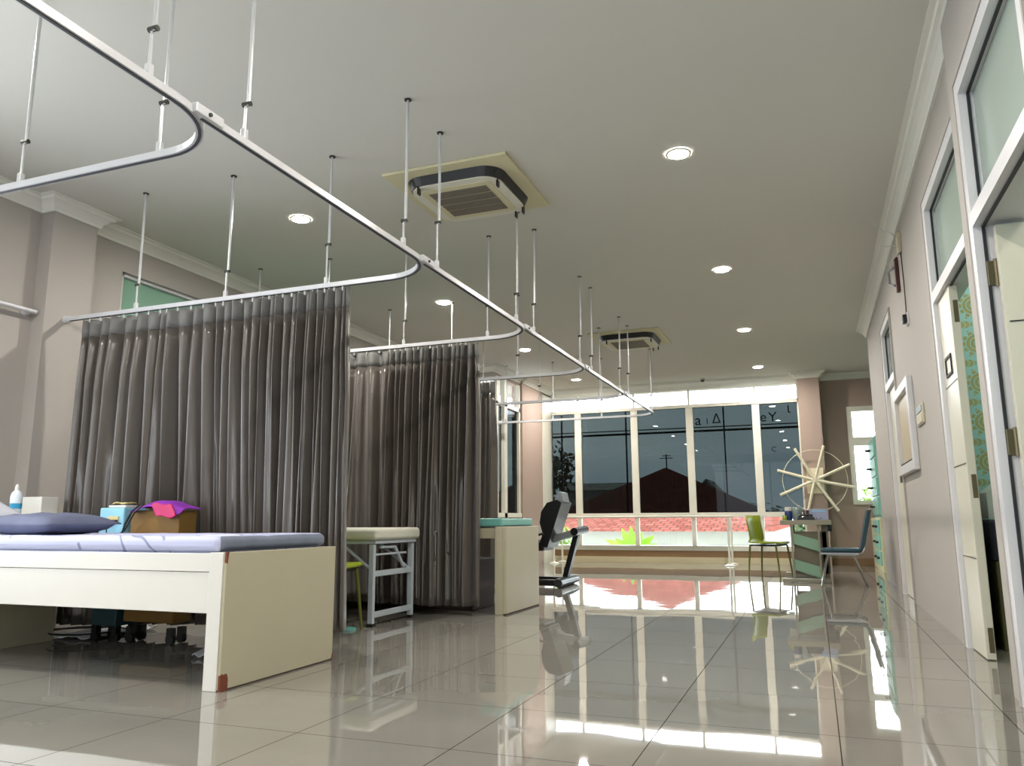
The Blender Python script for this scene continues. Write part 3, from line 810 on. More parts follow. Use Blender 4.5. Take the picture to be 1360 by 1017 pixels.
def soft_block(x0, x1, y0, y1, z0, z1, rad, wob, seed, nx=40, ny=18, nz=6):
    bm = bmesh.new(); bmesh.ops.create_cube(bm, size=2)
    bmesh.ops.subdivide_edges(bm, edges=bm.edges[:], cuts=23, use_grid_fill=True)
    rad = min(rad, (z1 - z0) / 2 - 1e-4)
    ctr = Vector(((x0 + x1) / 2, (y0 + y1) / 2, (z0 + z1) / 2)); hf = Vector(((x1 - x0) / 2, (y1 - y0) / 2, (z1 - z0) / 2))
    def spread(t, h):   # crowd the rows into the rounded edge
        k = .55; a_ = abs(t)
        v_ = a_ / k * (h - rad) if a_ <= k else (h - rad) + (a_ - k) / (1 - k) * rad
        return math.copysign(v_, t)
    for v in bm.verts:
        p = Vector([spread(v.co[i], hf[i]) for i in range(3)])
        inn = Vector([max(-(hf[i] - rad), min(hf[i] - rad, p[i])) for i in range(3)])
        d = p - inn
        if d.length > 1e-9:
            d = d / max(abs(d.x), abs(d.y), abs(d.z)) if max(abs(d.x), abs(d.y), abs(d.z)) > 1e-9 else d
            d = d.normalized() * rad * min(1, max(abs((p - inn)[i]) for i in range(3)) / rad)
        v.co = ctr + inn + d
        n = noise.noise(Vector((v.co.x * 5 + seed, v.co.y * 7, v.co.z * 9)))
        f = 1 if v.co.z > (z0 + .4 * (z1 - z0)) else .15
        v.co.z += wob * n * f; v.co.y += wob * .6 * n * f
    bm.verts.index_update(); m = MB()
    m.add([v.co[:] for v in bm.verts], [[v.index for v in f.verts] for f in bm.faces]); bm.free(); return m
t = thing('mattress', 'thin mattress in a lavender printed sheet on the nearest bed', 'mattress', (-3.6, 3.4, .42))
mt = soft_block(BX0 + .04, BX1 - .105, BY0 + .05, BY1 - .05, .42, .672, .035, .008, 2).build('sheet', 'sheet', t, smooth='all')
# visible overhanging sheet edge above the rail
soft_block(BX0 + .04, BX1 - .07, BY0 + .015, BY1 + .0, .613, .684, .03, .006, 5).build('top_layer', 'sheet', t, smooth='all')
soft_block(BX1 - .118, BX1 - .062, BY0 + .03, BY1 - .008, .616, .682, .026, .004, 9).build('foot_end_cover', 'mattress', t, smooth='all')

def pillow(name, label, c, sx, sy, sz, rot, m_, cat='pillow'):
    bm = bmesh.new(); bmesh.ops.create_cube(bm, size=2)
    bmesh.ops.subdivide_edges(bm, edges=bm.edges[:], cuts=11, use_grid_fill=True)
    for v in bm.verts:
        x, y, z = v.co
        e = (1 - abs(x) ** 3.2) * (1 - abs(y) ** 3.2)
        prof = max(.05, e ** .45)
        nz = noise.noise(Vector((x * 2.5, y * 2.5, 3 + c[0])))
        pin = 1 - .12 * (1 - abs(x)) * abs(y) ** 4 - .06 * abs(x) ** 4 * (1 - abs(y))
        v.co = Vector((x * sx / 2 * pin, y * sy / 2 * pin, z * sz / 2 * prof * (1 + .25 * nz)))
    bm.verts.index_update(); m = MB(); m.add([v.co[:] for v in bm.verts], [[v.index for v in f.verts] for f in bm.faces]); bm.free()
    m.xf(Matrix.Translation(c) @ rot)
    o = m.build(name, m_, smooth='all', origin=(c[0], c[1], c[2] - sz / 2)); tag(o, label, cat); return o
pillow('pillow', 'flat slate grey pillow lying on the bed sheet', (-4.13, 3.30, .742), .74, .42, .12, Matrix.Rotation(R(-6), 4, 'Z'), 'pillow')
pillow('pillow', 'pale folded pillow propped at the picture edge above the slate pillow', (-4.80, 3.36, .835), .42, .42, .10, Matrix.Rotation(R(22), 4, 'Y'), 'pillow2')

t = thing('bedside_cabinet', 'small white cabinet behind the head of the nearest bed', 'cabinet', (-5.02, 3.6, 0))
MB().bbox(-5.26, 3.60, .03, -4.82, 4.0, .80, .006).build('body', 'bedwhite', t)
MB().bbox(-5.08, 3.85, .801, -4.88, 3.98, .925, .006).build('raised_box', 'bedwhite', t)
m = MB()
for x, y in ((-5.24, 3.63), (-4.86, 3.63), (-5.24, 3.95), (-4.86, 3.95)): m.box(x, y, 0, x + .03, y + .03, .03)
m.build('feet', 'bedwhite', t)
t = thing('lotion_bottle', 'white plastic bottle with blue print beside the white cabinet box', 'bottle', (-4.87, 3.66, .80))
MB().lathe([(.034, 0), (.036, .01), (.036, .12), (.028, .145), (.012, .16)], (-4.87, 3.66, .801), 18).build('body', 'bottle', t, smooth=True)
MB().lathe([(.014, .158), (.013, .185), (.006, .20)], (-4.87, 3.66, .801), 14).build('cap', 'bedwhite', t, smooth=True)
MB().lathe([(.0366, .04), (.0366, .075)], (-4.87, 3.66, .801), 18).build('label_print', 'bottleblue', t, smooth=True)

# ------------------------------------------------------------------ carts behind the bed
def castor(t, x, y):
    m = MB(); m.tube([(x, y - .014, .032), (x, y + .014, .032)], .031, 14); m.box(x - .02, y - .02, .05, x + .02, y + .02, .10)
    return m.build('castor', 'black', t, smooth=True)
t = thing('electrotherapy_cart', 'slim light blue equipment cart behind the bed', 'cart', (-4.29, 4.0, 0))
MB().bbox(-4.40, 3.90, .10, -4.19, 4.08, .56, .008).build('shaded_lower_body', 'tealdark', t)  # same blue body, its shadow put into a darker colour
MB().bbox(-4.40, 3.90, .56, -4.19, 4.08, .845, .008).build('body', 'bluebox', t)
for x in (-4.38, -4.21):
    for y in (3.93, 4.06): castor(t, x, y)
MB().bbox(-4.35, 3.92, .846, -4.2, 4.06, .862, .004).build('top_lid', 'bedwhite', t)
MB().bbox(-4.32, 3.892, .755, -4.23, 3.9, .79, .003).build('label_plate', 'yellow', t)
t = thing('strap_set', 'black strap with hanging cables hooked on the blue cart', 'strap', (-4.3, 3.88, .75))
MB().bbox(-4.42, 3.876, .752, -4.23, 3.892, .768, .003).build('strap', 'cable', t)
MB().tube([(-4.39, 3.88, .755), (-4.38, 3.87, .70), (-4.375, 3.87, .63)], .004, 6).build('cable', 'cable', t)
MB().tube([(-4.33, 3.88, .755), (-4.30, 3.87, .73), (-4.29, 3.87, .63)], .004, 6).build('cable', 'cable', t)
t = thing('wooden_cart', 'brown wooden cart on castors beside the blue cart', 'cart', (-3.86, 4.0, 0))
MB().bbox(-4.16, 3.93, .13, -3.755, 4.08, .825, .006).build('box_body', 'brownbox', t)
for x in (-4.12, -3.79):
    for y in (3.96, 4.05): castor(t, x, y)
# cloth
def cloth(name, label, pts, m_, th=.006, cat='cloth'):
    """pts: grid rows of points"""
    m = MB(); nr = len(pts); nc = len(pts[0])
    m.add([p for r_ in pts for p in r_], [(i * nc + j, i * nc + j + 1, (i + 1) * nc + j + 1, (i + 1) * nc + j) for i in range(nr - 1) for j in range(nc - 1)])
    o = m.build(name, m_, smooth='all', origin=pts[0][0]); s = o.modifiers.new('s', 'SUBSURF'); s.levels = 2; s.render_levels = 2
    s = o.modifiers.new('t', 'SOLIDIFY'); s.thickness = th
    tag(o, label, cat); return o
rnd = random.Random(4)
rows = []
for i in range(6):
    row = []
    for j in range(9):
        u = j / 8; x = -4.14 + .42 * u; y = 3.90 + .20 * i / 5
        z = .835 + .055 * math.exp(-((u - .45) / .3) ** 2) + rnd.uniform(-.004, .010)
        if i == 0: z -= .03 + (.045 if .55 < u < .8 else 0) + .02 * (u > .85)
        row.append((x, y - (.02 if i == 0 else 0), z))
    rows.append(row)
cloth('resistance_cloth', 'purple cloth heaped over the brown wooden cart', rows, 'purple')
rows = [[(-3.93 + .16 * j / 4 + .02 * i, 3.872 - .004 * i, .865 - .028 * i + .012 * math.sin(j * 1.7)) for j in range(5)] for i in range(4)]
cloth('pink_cloth', 'small magenta cloth hanging from under the purple cloth', rows, 'pink', .01)
m = MB(); m.tube([(-4.02, 3.86, .86), (-4.08, 3.86, .82), (-4.13, 3.86, .74), (-4.16, 3.86, .66), (-4.18, 3.86, .55)], .006, 6)
m.tube([(-4.0, 3.86, .855), (-4.05, 3.85, .81), (-4.12, 3.85, .70), (-4.2, 3.85, .66), (-4.3, 3.85, .63)], .005, 6)
tag(m.build('power_cable', 'cable', smooth=True), 'black cables draped down the front of the brown wooden cart', 'cable')
rows = [[(-4.33 + .13 * j / 4, 3.92 + .1 * i / 3, .868 + .018 * abs(math.sin(j * 2.1 + i * 1.3))) for j in range(5)] for i in range(4)]
cloth('beige_cloth', 'small crumpled beige cloth on top of the blue cart', rows, 'yellow')
# plastic sheets and cable on the floor
def crumple(name, label, x0, x1, y0, y1, h, seed, nx=12, ny=8, cat='sheet'):
    rows = [[(x0 + (x1 - x0) * j / nx + .02 * noise.noise(Vector((i, j, seed))), y0 + (y1 - y0) * i / ny + .03 * noise.noise(Vector((j, i, seed + 9))), .006 + h * abs(noise.noise(Vector((j * .6, i * .7, seed))))) for j in range(nx + 1)] for i in range(ny + 1)]
    return cloth(name, label, rows, 'paper', .003, cat)
crumple('plastic_sheet', 'crumpled white plastic sheet on floor under the bed, left of the carts', -4.78, -4.42, 3.9, 4.5, .05, 3)
crumple('plastic_sheet', 'crumpled white plastic beside the front leg of the nearest bed', -3.32, -3.0, 3.62, 4.1, .09, 7)
pts = [(-4.55 + .22 * math.cos(a), 3.98 + .20 * math.sin(a), .05) for a in [i * .5 for i in range(13)]]
m = MB(); m.tube(pts + [(-4.3, 4.02, .05), (-4.38, 4.1, .05)], .006, 6); m.tube([(-4.86, 3.92, .05), (-4.7, 4.03, .052), (-4.5, 4.2, .05), (-4.35, 4.15, .05)], .005, 6)
tag(m.build('floor_cable', 'cable', smooth=True), 'black cable looped on the white plastic sheet under the bed', 'cable')

# ------------------------------------------------------------------ folding treatment bench
t = thing('folding_bench', 'white padded folding treatment bench with tubular legs', 'treatment bench', (-3.3, 5.35, 0))
soft_block(-4.3, -2.985, 5.05, 5.74, .612, .70, .03, .0015, 11).build('cushion', 'whitevinyl', t, smooth='all')
MB().bbox(-4.28, 5.08, .585, -3.01, 5.71, .612, .004).build('underframe', 'benchmetal', t)
for y in (5.09, 5.68):
    MB().bbox(-3.06, y - .018, .02, -3.02, y + .018, .58, .004).build('leg', 'benchmetal', t)
    MB().bbox(-3.065, y - .021, 0, -3.015, y + .021, .022, .004).build('foot_cap', 'black', t)
    MB().bbox(-4.2, y - .018, .0, -4.16, y + .018, .585, .004).build('leg', 'benchmetal', t)
    MB().tube([(-3.04, y + (.03 if y < 5.3 else -.03), .38), (-3.32, y + (.03 if y < 5.3 else -.03), .58)], .012, 8).build('brace', 'benchmetal', t)
for z in (.37, .08): MB().bbox(-3.055, 5.1, z - .02, -3.025, 5.67, z + .02, .004).build('crossbar', 'benchmetal', t)
MB().tube([(-3.04, 5.2, .56), (-3.04, 5.42, .555), (-3.04, 5.56, .40)], .012, 8).build('latch_bar', 'benchmetal', t)
MB().bbox(-3.05, 5.12, .50, -3.035, 5.60, .515, .003).build('thin_bar', 'benchmetal', t)

# lime chair builder (also one by the desk)
def chair_lime(name, label, px, py, rot, s=1):
    t = thing(name, label, 'chair', (0, 0, 0), 'lime green plastic chairs')
    # local: seat centre at origin, faces +x
    m = MB(); rows = []
    prof = [(-.225, .80), (-.215, .70), (-.195, .60), (-.185, .50), (-.17, .455), (-.14, .437), (0, .43), (.14, .435), (.20, .44), (.215, .425)]
    n = 9; vs = []
    for i, (x, z) in enumerate(prof):
        w = .20 if i < 4 else .21
        for j in range(n):
            v = -1 + 2 * j / (n - 1)
            dx = (.035 * (v * v)) if i < 4 else 0
            dz = .012 * v * v if i > 4 else 0
            vs.append((x + dx, v * w, z + dz))
    m.add(vs, [(i * n + j, i * n + j + 1, (i + 1) * n + j + 1, (i + 1) * n + j) for i in range(len(prof) - 1) for j in range(n - 1)])
    o = m.build('shell', 'lime', t, smooth='all'); sm = o.modifiers.new('t', 'SOLIDIFY'); sm.thickness = .014
    MB().bbox(-.16, -.18, .405, .19, .18, .425, .004).build('seat_frame', 'black', t)
    for sx, sy in ((1, 1), (1, -1), (-1, 1), (-1, -1)):
        a = (.19 if sx > 0 else -.16, sy * .17, .42); b = (.235 if sx > 0 else -.19, sy * .19, 0)
        MB().tube([a, ((a[0] + b[0]) / 2 + sx * .003, (a[1] + b[1]) / 2, .2), b], [.014, .012, .010], 8).build('leg', 'limedark', t, smooth=True)
    t.location = (px, py, 0); t.rotation_euler = (0, 0, rot)
    t['_org'] = (0, 0, 0)
    return t
chair_lime('plastic_chair', 'lime green chair at the left side of the desk', -.60, 10.95, R(-22))
chair_lime('plastic_chair', 'lime green chair mostly hidden behind the nearest curtain end', -3.265, 4.76, R(0))
o = MB().lathe([(.05, 0), (.05, .012), (.03, .02)], (-3.10, 4.90, 0), 14).build('rubber_disc', 'tealvinyl'); tag(o, 'small teal rubber disc on the floor by the bench leg', 'disc')

# ------------------------------------------------------------------ bed 2
t = thing('treatment_bed', 'beige laminate treatment bed beside the second curtain', 'bed', (-3.3, 6.4, 0))
X1 = -2.36
MB().bbox(X1 - .03, 6.04, .01, X1, 6.85, .70, .004).build('foot_panel', 'bedbeige', t)
MB().bbox(X1 - .10, 6.035, 0, X1 - .03, 6.10, .70, .004).build('foot_post', 'bedbeige', t)
MB().bbox(X1 - .10, 6.79, 0, X1 - .03, 6.85, .70, .004).build('foot_post', 'bedbeige', t)
MB().box(X1 - .03, 6.05, 0, X1 + .001, 6.84, .012).build('bottom_edge', 'edge', t)
MB().bbox(-4.4, 6.06, .605, X1 - .10, 6.09, .69, .003).build('side_rail', 'bedbeige', t)
MB().bbox(-4.4, 6.80, .605, X1 - .10, 6.83, .69, .003).build('side_rail', 'bedbeige', t)
MB().bbox(-4.4, 6.05, 0, -4.36, 6.84, .7, .003).build('head_panel', 'bedbeige', t)
t = thing('mattress', 'teal vinyl mattress on the beige treatment bed', 'mattress', (-3.4, 6.43, .69))
soft_block(-4.34, X1 - .05, 6.05, 6.83, .701, .768, .014, .002, 3).build('vinyl', 'tealvinyl', t, smooth='all')
o = MB().bbox(-4.0, 6.25, 0, -2.75, 6.75, .42, .01).build('storage_crate', 'edge'); tag(o, 'dark crate stored under the beige treatment bed', 'crate')

# ------------------------------------------------------------------ exercise machine
t = thing('exercise_machine', 'black exercise machine with slanted post beyond the beige bed', 'exercise machine', (-3.1, 9.0, 0))
MB().tube([(-2.72, 8.55, .055), (-2.74, 8.62, .055), (-2.76, 9.28, .055), (-2.75, 9.36, .055)], [.045, .055, .055, .045], 14).build('stabiliser', 'blackmetal', t, smooth=True)
MB().bbox(-4.0, 8.92, .035, -2.74, 8.99, .10, .01).build('base_rail', 'blackmetal', t)
MB().bbox(-4.0, 8.62, .02, -2.78, 8.68, .09, .01).build('base_rail', 'black', t)
MB().beam([(-2.76, 8.95, .07), (-2.60, 8.95, .62)], .09, .06).build('front_post', 'black', t)
MB().tube([(-2.57, 8.70, .62), (-2.57, 9.18, .64)], .045, 14).build('front_roller', 'blackmetal', t, smooth=True)
MB().beam([(-2.58, 8.92, .62), (-3.10, 8.92, .47)], .11, .075).build('seat_rail', 'greymetal', t)
m = MB(); m.prism([(-3.00, .46), (-2.90, .44), (-2.72, .95), (-2.78, .985), (-2.90, .95), (-2.97, .85), (-2.99, .72), (-2.955, .60)], 1, 8.72, 9.12); m.build('back_pad', 'black', t)
m = MB(); m.prism([(-2.84, .945), (-2.72, .96), (-2.745, 1.07), (-2.78, 1.08), (-2.815, 1.03)], 1, 8.80, 9.04); m.build('head_rest', 'greymetal', t)
MB().bbox(-3.35, 8.74, .40, -2.95, 9.12, .50, .02).build('seat', 'black', t)
MB().tube([(-2.94, 8.70, .60), (-3.05, 8.69, .57), (-3.12, 8.69, .62)], .014, 8).build('handle', 'black', t, smooth=True)
MB().beam([(-3.3, 8.92, .08), (-3.2, 8.92, .46)], .08, .07).build('rear_post', 'black', t)

# ------------------------------------------------------------------ parallel bars
t = thing('parallel_bars', 'white walking parallel bars standing before the glass wall', 'parallel bars', (-2.9, 13.7, 0))
for y in (13.45, 13.95):
    MB().tube([(-4.45, y, .80), (-1.3, y, .80)], .02, 10).build('handrail', 'alu', t, smooth=True)
    for x in (-4.35, -1.34):
        MB().tube([(x, y, .01), (x, y, .79)], .018, 10).build('post', 'alu', t, smooth=True)
        MB().lathe([(.09, 0), (.09, .012), (.03, .03)], (x, y, 0), 20).build('base_foot', 'alu', t, smooth=True)

# ------------------------------------------------------------------ desk and things on it
t = thing('desk', 'taupe office desk with pale green slats on its end, by the right chair', 'desk', (-.12, 10.9, 0))
DY0, DY1 = 10.2, 11.5
MB().bbox(-.40, DY0, .680, .185, DY1, .735, .004).build('desktop', 'desktop', t)
MB().bbox(-.335, DY0, .04, -.30, DY1, .68, .003).build('side_frame', 'desktop', t) if 0 else None
for y in (DY0 + .03, DY1 - .07):
    for x in (-.275, .035): MB().bbox(x - .012, y, .045, x + .012, y + .04, .68, .003).build('leg', 'desktop', t)
    MB().bbox(-.41, y - .02, 0.004, .145, y + .06, .045, .006).build('foot_bar', 'desktop', t)
MB().bbox(-.255, DY0 + .10, .10, .12, DY0 + .115, .60, .002).build('end_panel', 'deskpanel', t)
MB().bbox(.065, DY0 + .10, .10, .14, DY0 + .75, .675, .003).build('pedestal', 'deskpanel', t)
MB().bbox(.135, DY0 + .30, .60, .19, DY0 + .62, .72, .01).build('side_pouch', 'bluechair', t)
for z in (.585, .275):
    MB().prism([(-.275, z), (-.275, z - .125), (.035, z - .225), (.035, z - .09)], 1, DY0 + .055, DY0 + .075).build('green_slat', 'greenboard', t)
t = thing('computer_monitor', 'lilac tissue box standing at the right end of the desk top', 'box', (.04, 10.4, .735))
t.name = 'tissue_box'
MB().bbox(-.06, 10.35, .736, .155, 10.50, .87, .005).build('carton', 'skyblueprint', t)
MB().bbox(-.03, 10.347, .835, .13, 10.35, .85, .001).build('printed_band', 'bluebox', t)
t = thing('pill_bottle', 'blue bottle with white cap at left end of the desk top', 'bottle', (-.30, 10.4, .735))
MB().lathe([(.042, 0), (.045, .01), (.045, .10), (.04, .115)], (-.30, 10.4, .736), 16).build('body', 'navylabel', t, smooth=True)
MB().lathe([(.04, .113), (.042, .12), (.042, .155), (.038, .16)], (-.30, 10.4, .736), 16).build('cap', 'bedwhite', t, smooth=True)
t = thing('small_jar', 'tiny olive green jar beside the blue bottle', 'jar', (-.345, 10.32, .735))
MB().lathe([(.026, 0), (.028, .01), (.028, .05), (.02, .06)], (-.345, 10.32, .736), 14).build('body', 'lime', t, smooth=True)
t = thing('water_jug', 'translucent grey jug on the desk beside the blue bottle', 'jug', (-.20, 10.42, .735))
MB().lathe([(.05, 0), (.055, .02), (.06, .14), (.05, .16)], (-.20, 10.42, .736), 18).build('body', 'bottleclear', t, smooth=True)
MB().tube([(-.145, 10.40, .76), (-.10, 10.38, .79), (-.10, 10.38, .86), (-.145, 10.40, .885)], .008, 8).build('handle', 'bottleclear', t, smooth=True)
t = thing('desk_telephone', 'low black telephone in the middle of the desk top', 'telephone', (-.08, 10.3, .735))
MB().prism([(-.20, .736), (.0, .736), (.0, .765), (-.03, .785), (-.19, .77)], 1, 10.22, 10.36).build('base', 'black', t)
MB().tube([(-.18, 10.25, .785), (-.15, 10.25, .797), (-.05, 10.25, .800), (-.02, 10.25, .79)], [.016, .012, .012, .017], 10).build('handset', 'black', t, smooth=True)
rows = [[(-.005 + .08 * j / 4, 10.24 + .07 * i / 3, .742 + .03 * abs(math.sin(j * 1.9 + i))) for j in range(5)] for i in range(4)]
cloth('tissue_paper', 'crumpled white tissue in front of the lilac box', rows, 'paper', .003, 'tissue')
o = MB().bbox(-.13, 10.55, .736, -.03, 10.7, .86, .01).build('red_tin', 'redwood'); tag(o, 'dark red tin behind the telephone on the desk', 'tin')

# padded chair at the right of the desk
t = thing('padded_chair', 'chair with dark teal padding and chrome legs right of the desk', 'chair', (.30, 9.95, 0))
CY0, CY1 = 9.75, 10.14
m = soft_block(.04, .46, CY0, CY1, .375, .42, .018, .001, 1); m.build('seat', 'bluechair', t, smooth='all')
m = MB(); m.prism([(.455, .40), (.485, .40), (.52, .50), (.585, .82), (.578, .845), (.562, .845), (.49, .55)], 1, CY0 + .01, CY1 - .01); m.build('backrest', 'bluechair', t)
MB().beam([(.04, CY0 + .21, .362), (.44, CY0 + .21, .362)], .40, .02).build('seat_pan', 'greymetal', t)
for y in (CY0, CY1):
    MB().tube([(.10, y, .345), (.40, y, .34), (.48, y, .37), (.515, y, .46), (.60, y, .845), (.60, y, .85)], .011, 8).build('back_tube', 'chrome', t, smooth=True)
    MB().tube([(.36, y, .345), (.40, y, .30), (.515, y, .0)], .012, 8).build('leg', 'chrome', t, smooth=True)
    MB().tube([(.12, y, .345), (.10, y, .30), (.03, y, .0)], .012, 8).build('leg', 'chrome', t, smooth=True)
MB().tube([(.60, CY0, .85), (.60, CY1, .85)], .011, 8).build('top_tube', 'chrome', t, smooth=True)

# ------------------------------------------------------------------ shoulder wheel on the pilaster
t = thing('shoulder_wheel', 'cream eight-spoked exercise wheel mounted on the pilaster', 'exercise wheel', (.045, 13.9, 1.375))
MB().bbox(-.08, 13.86, 1.16, .185, 13.9, 1.58, .006).build('mounting_plate', 'spoke', t)
WY = 13.78
MB().tube([(.045, 13.87, 1.375), (.045, WY - .03, 1.375)], .03, 14).build('hub', 'spoke', t, smooth=True)
for k in range(8):
    a = R(13.5 + 45 * k) if 0 else R([163, 118, 73, 24, -12, -57, -105, -157][k])
    p0 = Vector((.045 + .02 * math.cos(a), WY, 1.375 + .02 * math.sin(a))); L = .60 if k != 2 else .585
    p1 = Vector((.045 + L * math.cos(a), WY, 1.375 + L * math.sin(a)))
    MB().tube([p0, p1], .024, 10).build('spoke', 'spoke', t, smooth=True)
MB().tube([(.045 + .50 * math.cos(2 * PI * i / 48), WY + .03, 1.375 + .50 * math.sin(2 * PI * i / 48)) for i in range(48)], .006, 6, closed=True).build('ring', 'spoke', t, smooth=True)

# ------------------------------------------------------------------ teal drawer cabinets in the alcove
t = thing('drawer_cabinet', 'low cream cabinet with teal drawers beyond the right wall end', 'cabinet', (1.05, 13.1, 0))
MB().bbox(.85, 12.2, .0, 1.35, 14.1, .76, .006).build('body', 'creamcab', t)
k = 0
for z in (.10, .32, .54):
    for y in (12.26, 12.80):
        dr = MB().bbox(.83, y, z, .85, y + .50, z + .19, .003).build('drawer', 'tealdrawer', t)
        MB().tube([(.83, y + .25, z + .10), (.795, y + .25, z + .10)], .018, 8).build('knob', 'black', dr)
t = thing('shelf_cabinet', 'tall teal-fronted wall cabinet standing on the low drawer cabinet', 'cabinet', (1.0, 12.8, .76))
MB().bbox(.87, 12.2, .761, 1.2, 13.38, 1.92, .006).build('body', 'tealdrawer', t)
for i, z in enumerate((.80, 1.08, 1.36, 1.64)):
    dr = MB().bbox(.85, 12.24, z, .87, 13.34, z + .25, .003).build('drawer', 'tealdrawer', t)
    MB().tube([(.85, 12.9, z + .12), (.79, 12.9, z + .125), (.79, 13.1, z + .125), (.85, 13.1, z + .12)], .012, 8).build('handle', 'black', dr)

# ------------------------------------------------------------------ side room furniture
t = thing('examination_couch', 'examination couch with navy top seen through the second door', 'couch', (1.6, 5.6, 0))
MB().bbox(.97, 5.36, .0, 2.6, 5.95, .50, .006).build('base', 'olive', t)
soft_block(.96, 2.62, 5.34, 5.96, .50, .74, .03, .003, 3).build('cushion', 'navy', t, smooth='all')
t = thing('ultrasound_unit', 'white desktop device standing on the navy couch', 'device', (1.12, 5.55, .74))
MB().prism([(.97, .745), (1.28, .745), (1.28, .80), (1.22, .93), (1.05, .96), (.97, .90)], 1, 5.42, 5.70).build('housing', 'devicewhite', t)
MB().prism([(1.02, .80), (1.20, .80), (1.17, .88), (1.03, .90)], 1, 5.412, 5.42).build('screen', 'tealdark', t)

# ------------------------------------------------------------------ outside
G = -3.6
MB().box(-60, 14.8, G - .2, 50, 90, G).build('ground', 'ground', kind=S)
def roof(parent, x0, x1, y0, y1, z, xa, xb, ya, za, mname):
    me = bpy.data.meshes.new('roof'); o = bpy.data.objects.new('roof', me); C.objects.link(o)
    off = Vector(parent['_org'])
    A = [Vector(v) for v in ((x0, y0, z), (x1, y0, z), (x1, y1, z), (x0, y1, z), (xa, ya, za), (xb, ya, za))]
    me.from_pydata([v - off for v in A], [], [(0, 1, 5, 4), (1, 2, 5), (2, 3, 4, 5), (3, 0, 4), (3, 2, 1, 0)])
    uv = me.uv_layers.new(name='UVMap')
    for p in me.polygons:
        n = p.normal
        hdir = Vector((0, 0, 1)).cross(n); hdir = hdir.normalized() if hdir.length > .01 else Vector((1, 0, 0))
        vdir = n.cross(hdir)
        for li in p.loop_indices:
            co = me.vertices[me.loops[li].vertex_index].co
            uv.data[li].uv = (co.dot(hdir), co.dot(vdir))
    me.materials.append(M[mname]); o.parent = parent; o['_org'] = tuple(off); return o
t = thing('house', 'house with a wide hipped red tile roof beyond the glass wall', 'house', (-4.3, 24, G))
MB().box(-7.3, 20.9, G, -1.35, 49, .48).build('walls', 'housewhite', t)
roof(t, -7.7, -.95, 20.3, 50, .455, -6.1, -6.0, 35, 3.02, 'roof')
m = MB(); m.tube([(-6.0, 35, 2.95), (-6.0, 35, 3.62)], .03, 6); m.tube([(-6.28, 35, 3.45), (-5.72, 35, 3.45)], .02, 6); m.tube([(-6.18, 35, 3.56), (-5.82, 35, 3.56)], .02, 6)
m.build('antenna', 'black', t)
for i in range(3):
    f = MB().box(-6.6 + i * 2, 20.87, -.5, -5.6 + i * 2, 20.9, .1).build('window', 'greymetal', t)
t = thing('flat_roof_building', 'pale flat roofed building behind the left of the red roofed house', 'building', (-13, 52, G))
MB().box(-16.0, 52, G, -10.7, 58, 2.75).build('walls', 'concrete', t)
MB().box(-16.3, 51.7, 2.75, -10.4, 58.3, 3.2).build('roof_slab', 'housewhite', t)
t = thing('ochre_house', 'small ochre house with orange roof at far left beyond the glass', 'house', (-8.2, 22, G))
MB().box(-9.6, 22.0, G, -7.95, 25, 1.05).build('walls', 'yellowwall', t)
roof(t, -10.0, -7.72, 21.6, 25.4, 1.0, -8.9, -8.7, 23.3, 1.85, 'roof2')
t = thing('gabled_house', 'distant pale gabled house right of the red roofed house', 'house', (-6.4, 52, G))
MB().prism([(-7.1, G), (-5.7, G), (-5.7, 2.5), (-6.4, 3.2), (-7.1, 2.5)], 1, 52, 56).build('walls', 'housewhite', t)
MB().prism([(-7.3, 2.3), (-7.3, 2.4), (-6.4, 3.35), (-5.5, 2.4), (-5.5, 2.3), (-6.4, 3.2)], 1, 51.8, 56.3).build('roof', 'concrete', t)
def leaves(c, rad, n, size, seed, m=None, elong=2.2):
    rnd = random.Random(seed); m = m or MB()
    for _ in range(n):
        while True:
            p = Vector((rnd.uniform(-1, 1), rnd.uniform(-1, 1), rnd.uniform(-1, 1)))
            if p.length < 1: break
        p *= .6 + .4 * rnd.random()
        q = Vector((c[0] + p.x * rad[0], c[1] + p.y * rad[1], c[2] + p.z * rad[2]))
        a = Vector((rnd.uniform(-1, 1), rnd.uniform(-1, 1), rnd.uniform(-1, .6))).normalized()
        b = a.cross(Vector((rnd.uniform(-1, 1), rnd.uniform(-1, 1), 1))).normalized()
        s_ = size * rnd.uniform(.6, 1.3)
        m.add([q, q + a * s_ * .5 + b * s_ / elong / 2, q + a * s_, q + a * s_ * .5 - b * s_ / elong / 2], [(0, 1, 2, 3)])
    return m
t = thing('tree', 'dark leafy tree beyond the leftmost tinted pane', 'tree', (-6.05, 18, G))
leaves((-5.75, 18, 1.95), (.62, .6, .65), 420, .20, 2).build('foliage', 'leaf', t)
m = MB(); m.tube([(-6.2, 18, G), (-6.1, 18, -.5), (-5.95, 18, 1.0), (-5.7, 18, 2.1)], [.16, .13, .08, .03], 8); m.tube([(-6.0, 18, .8), (-6.25, 18, 1.6), (-6.3, 18, 2.2)], [.06, .04, .02], 6)
m.build('trunk', 'bark', t, smooth=True)
leaves((-6.15, 18.1, 1.1), (.35, .4, .7), 160, .2, 8).build('foliage', 'leaf', t)
t = thing('banana_plant', 'bright green banana plant outside below the middle panes', 'plant', (-3.74, 17.2, G))
m = MB()
rnd = random.Random(5)
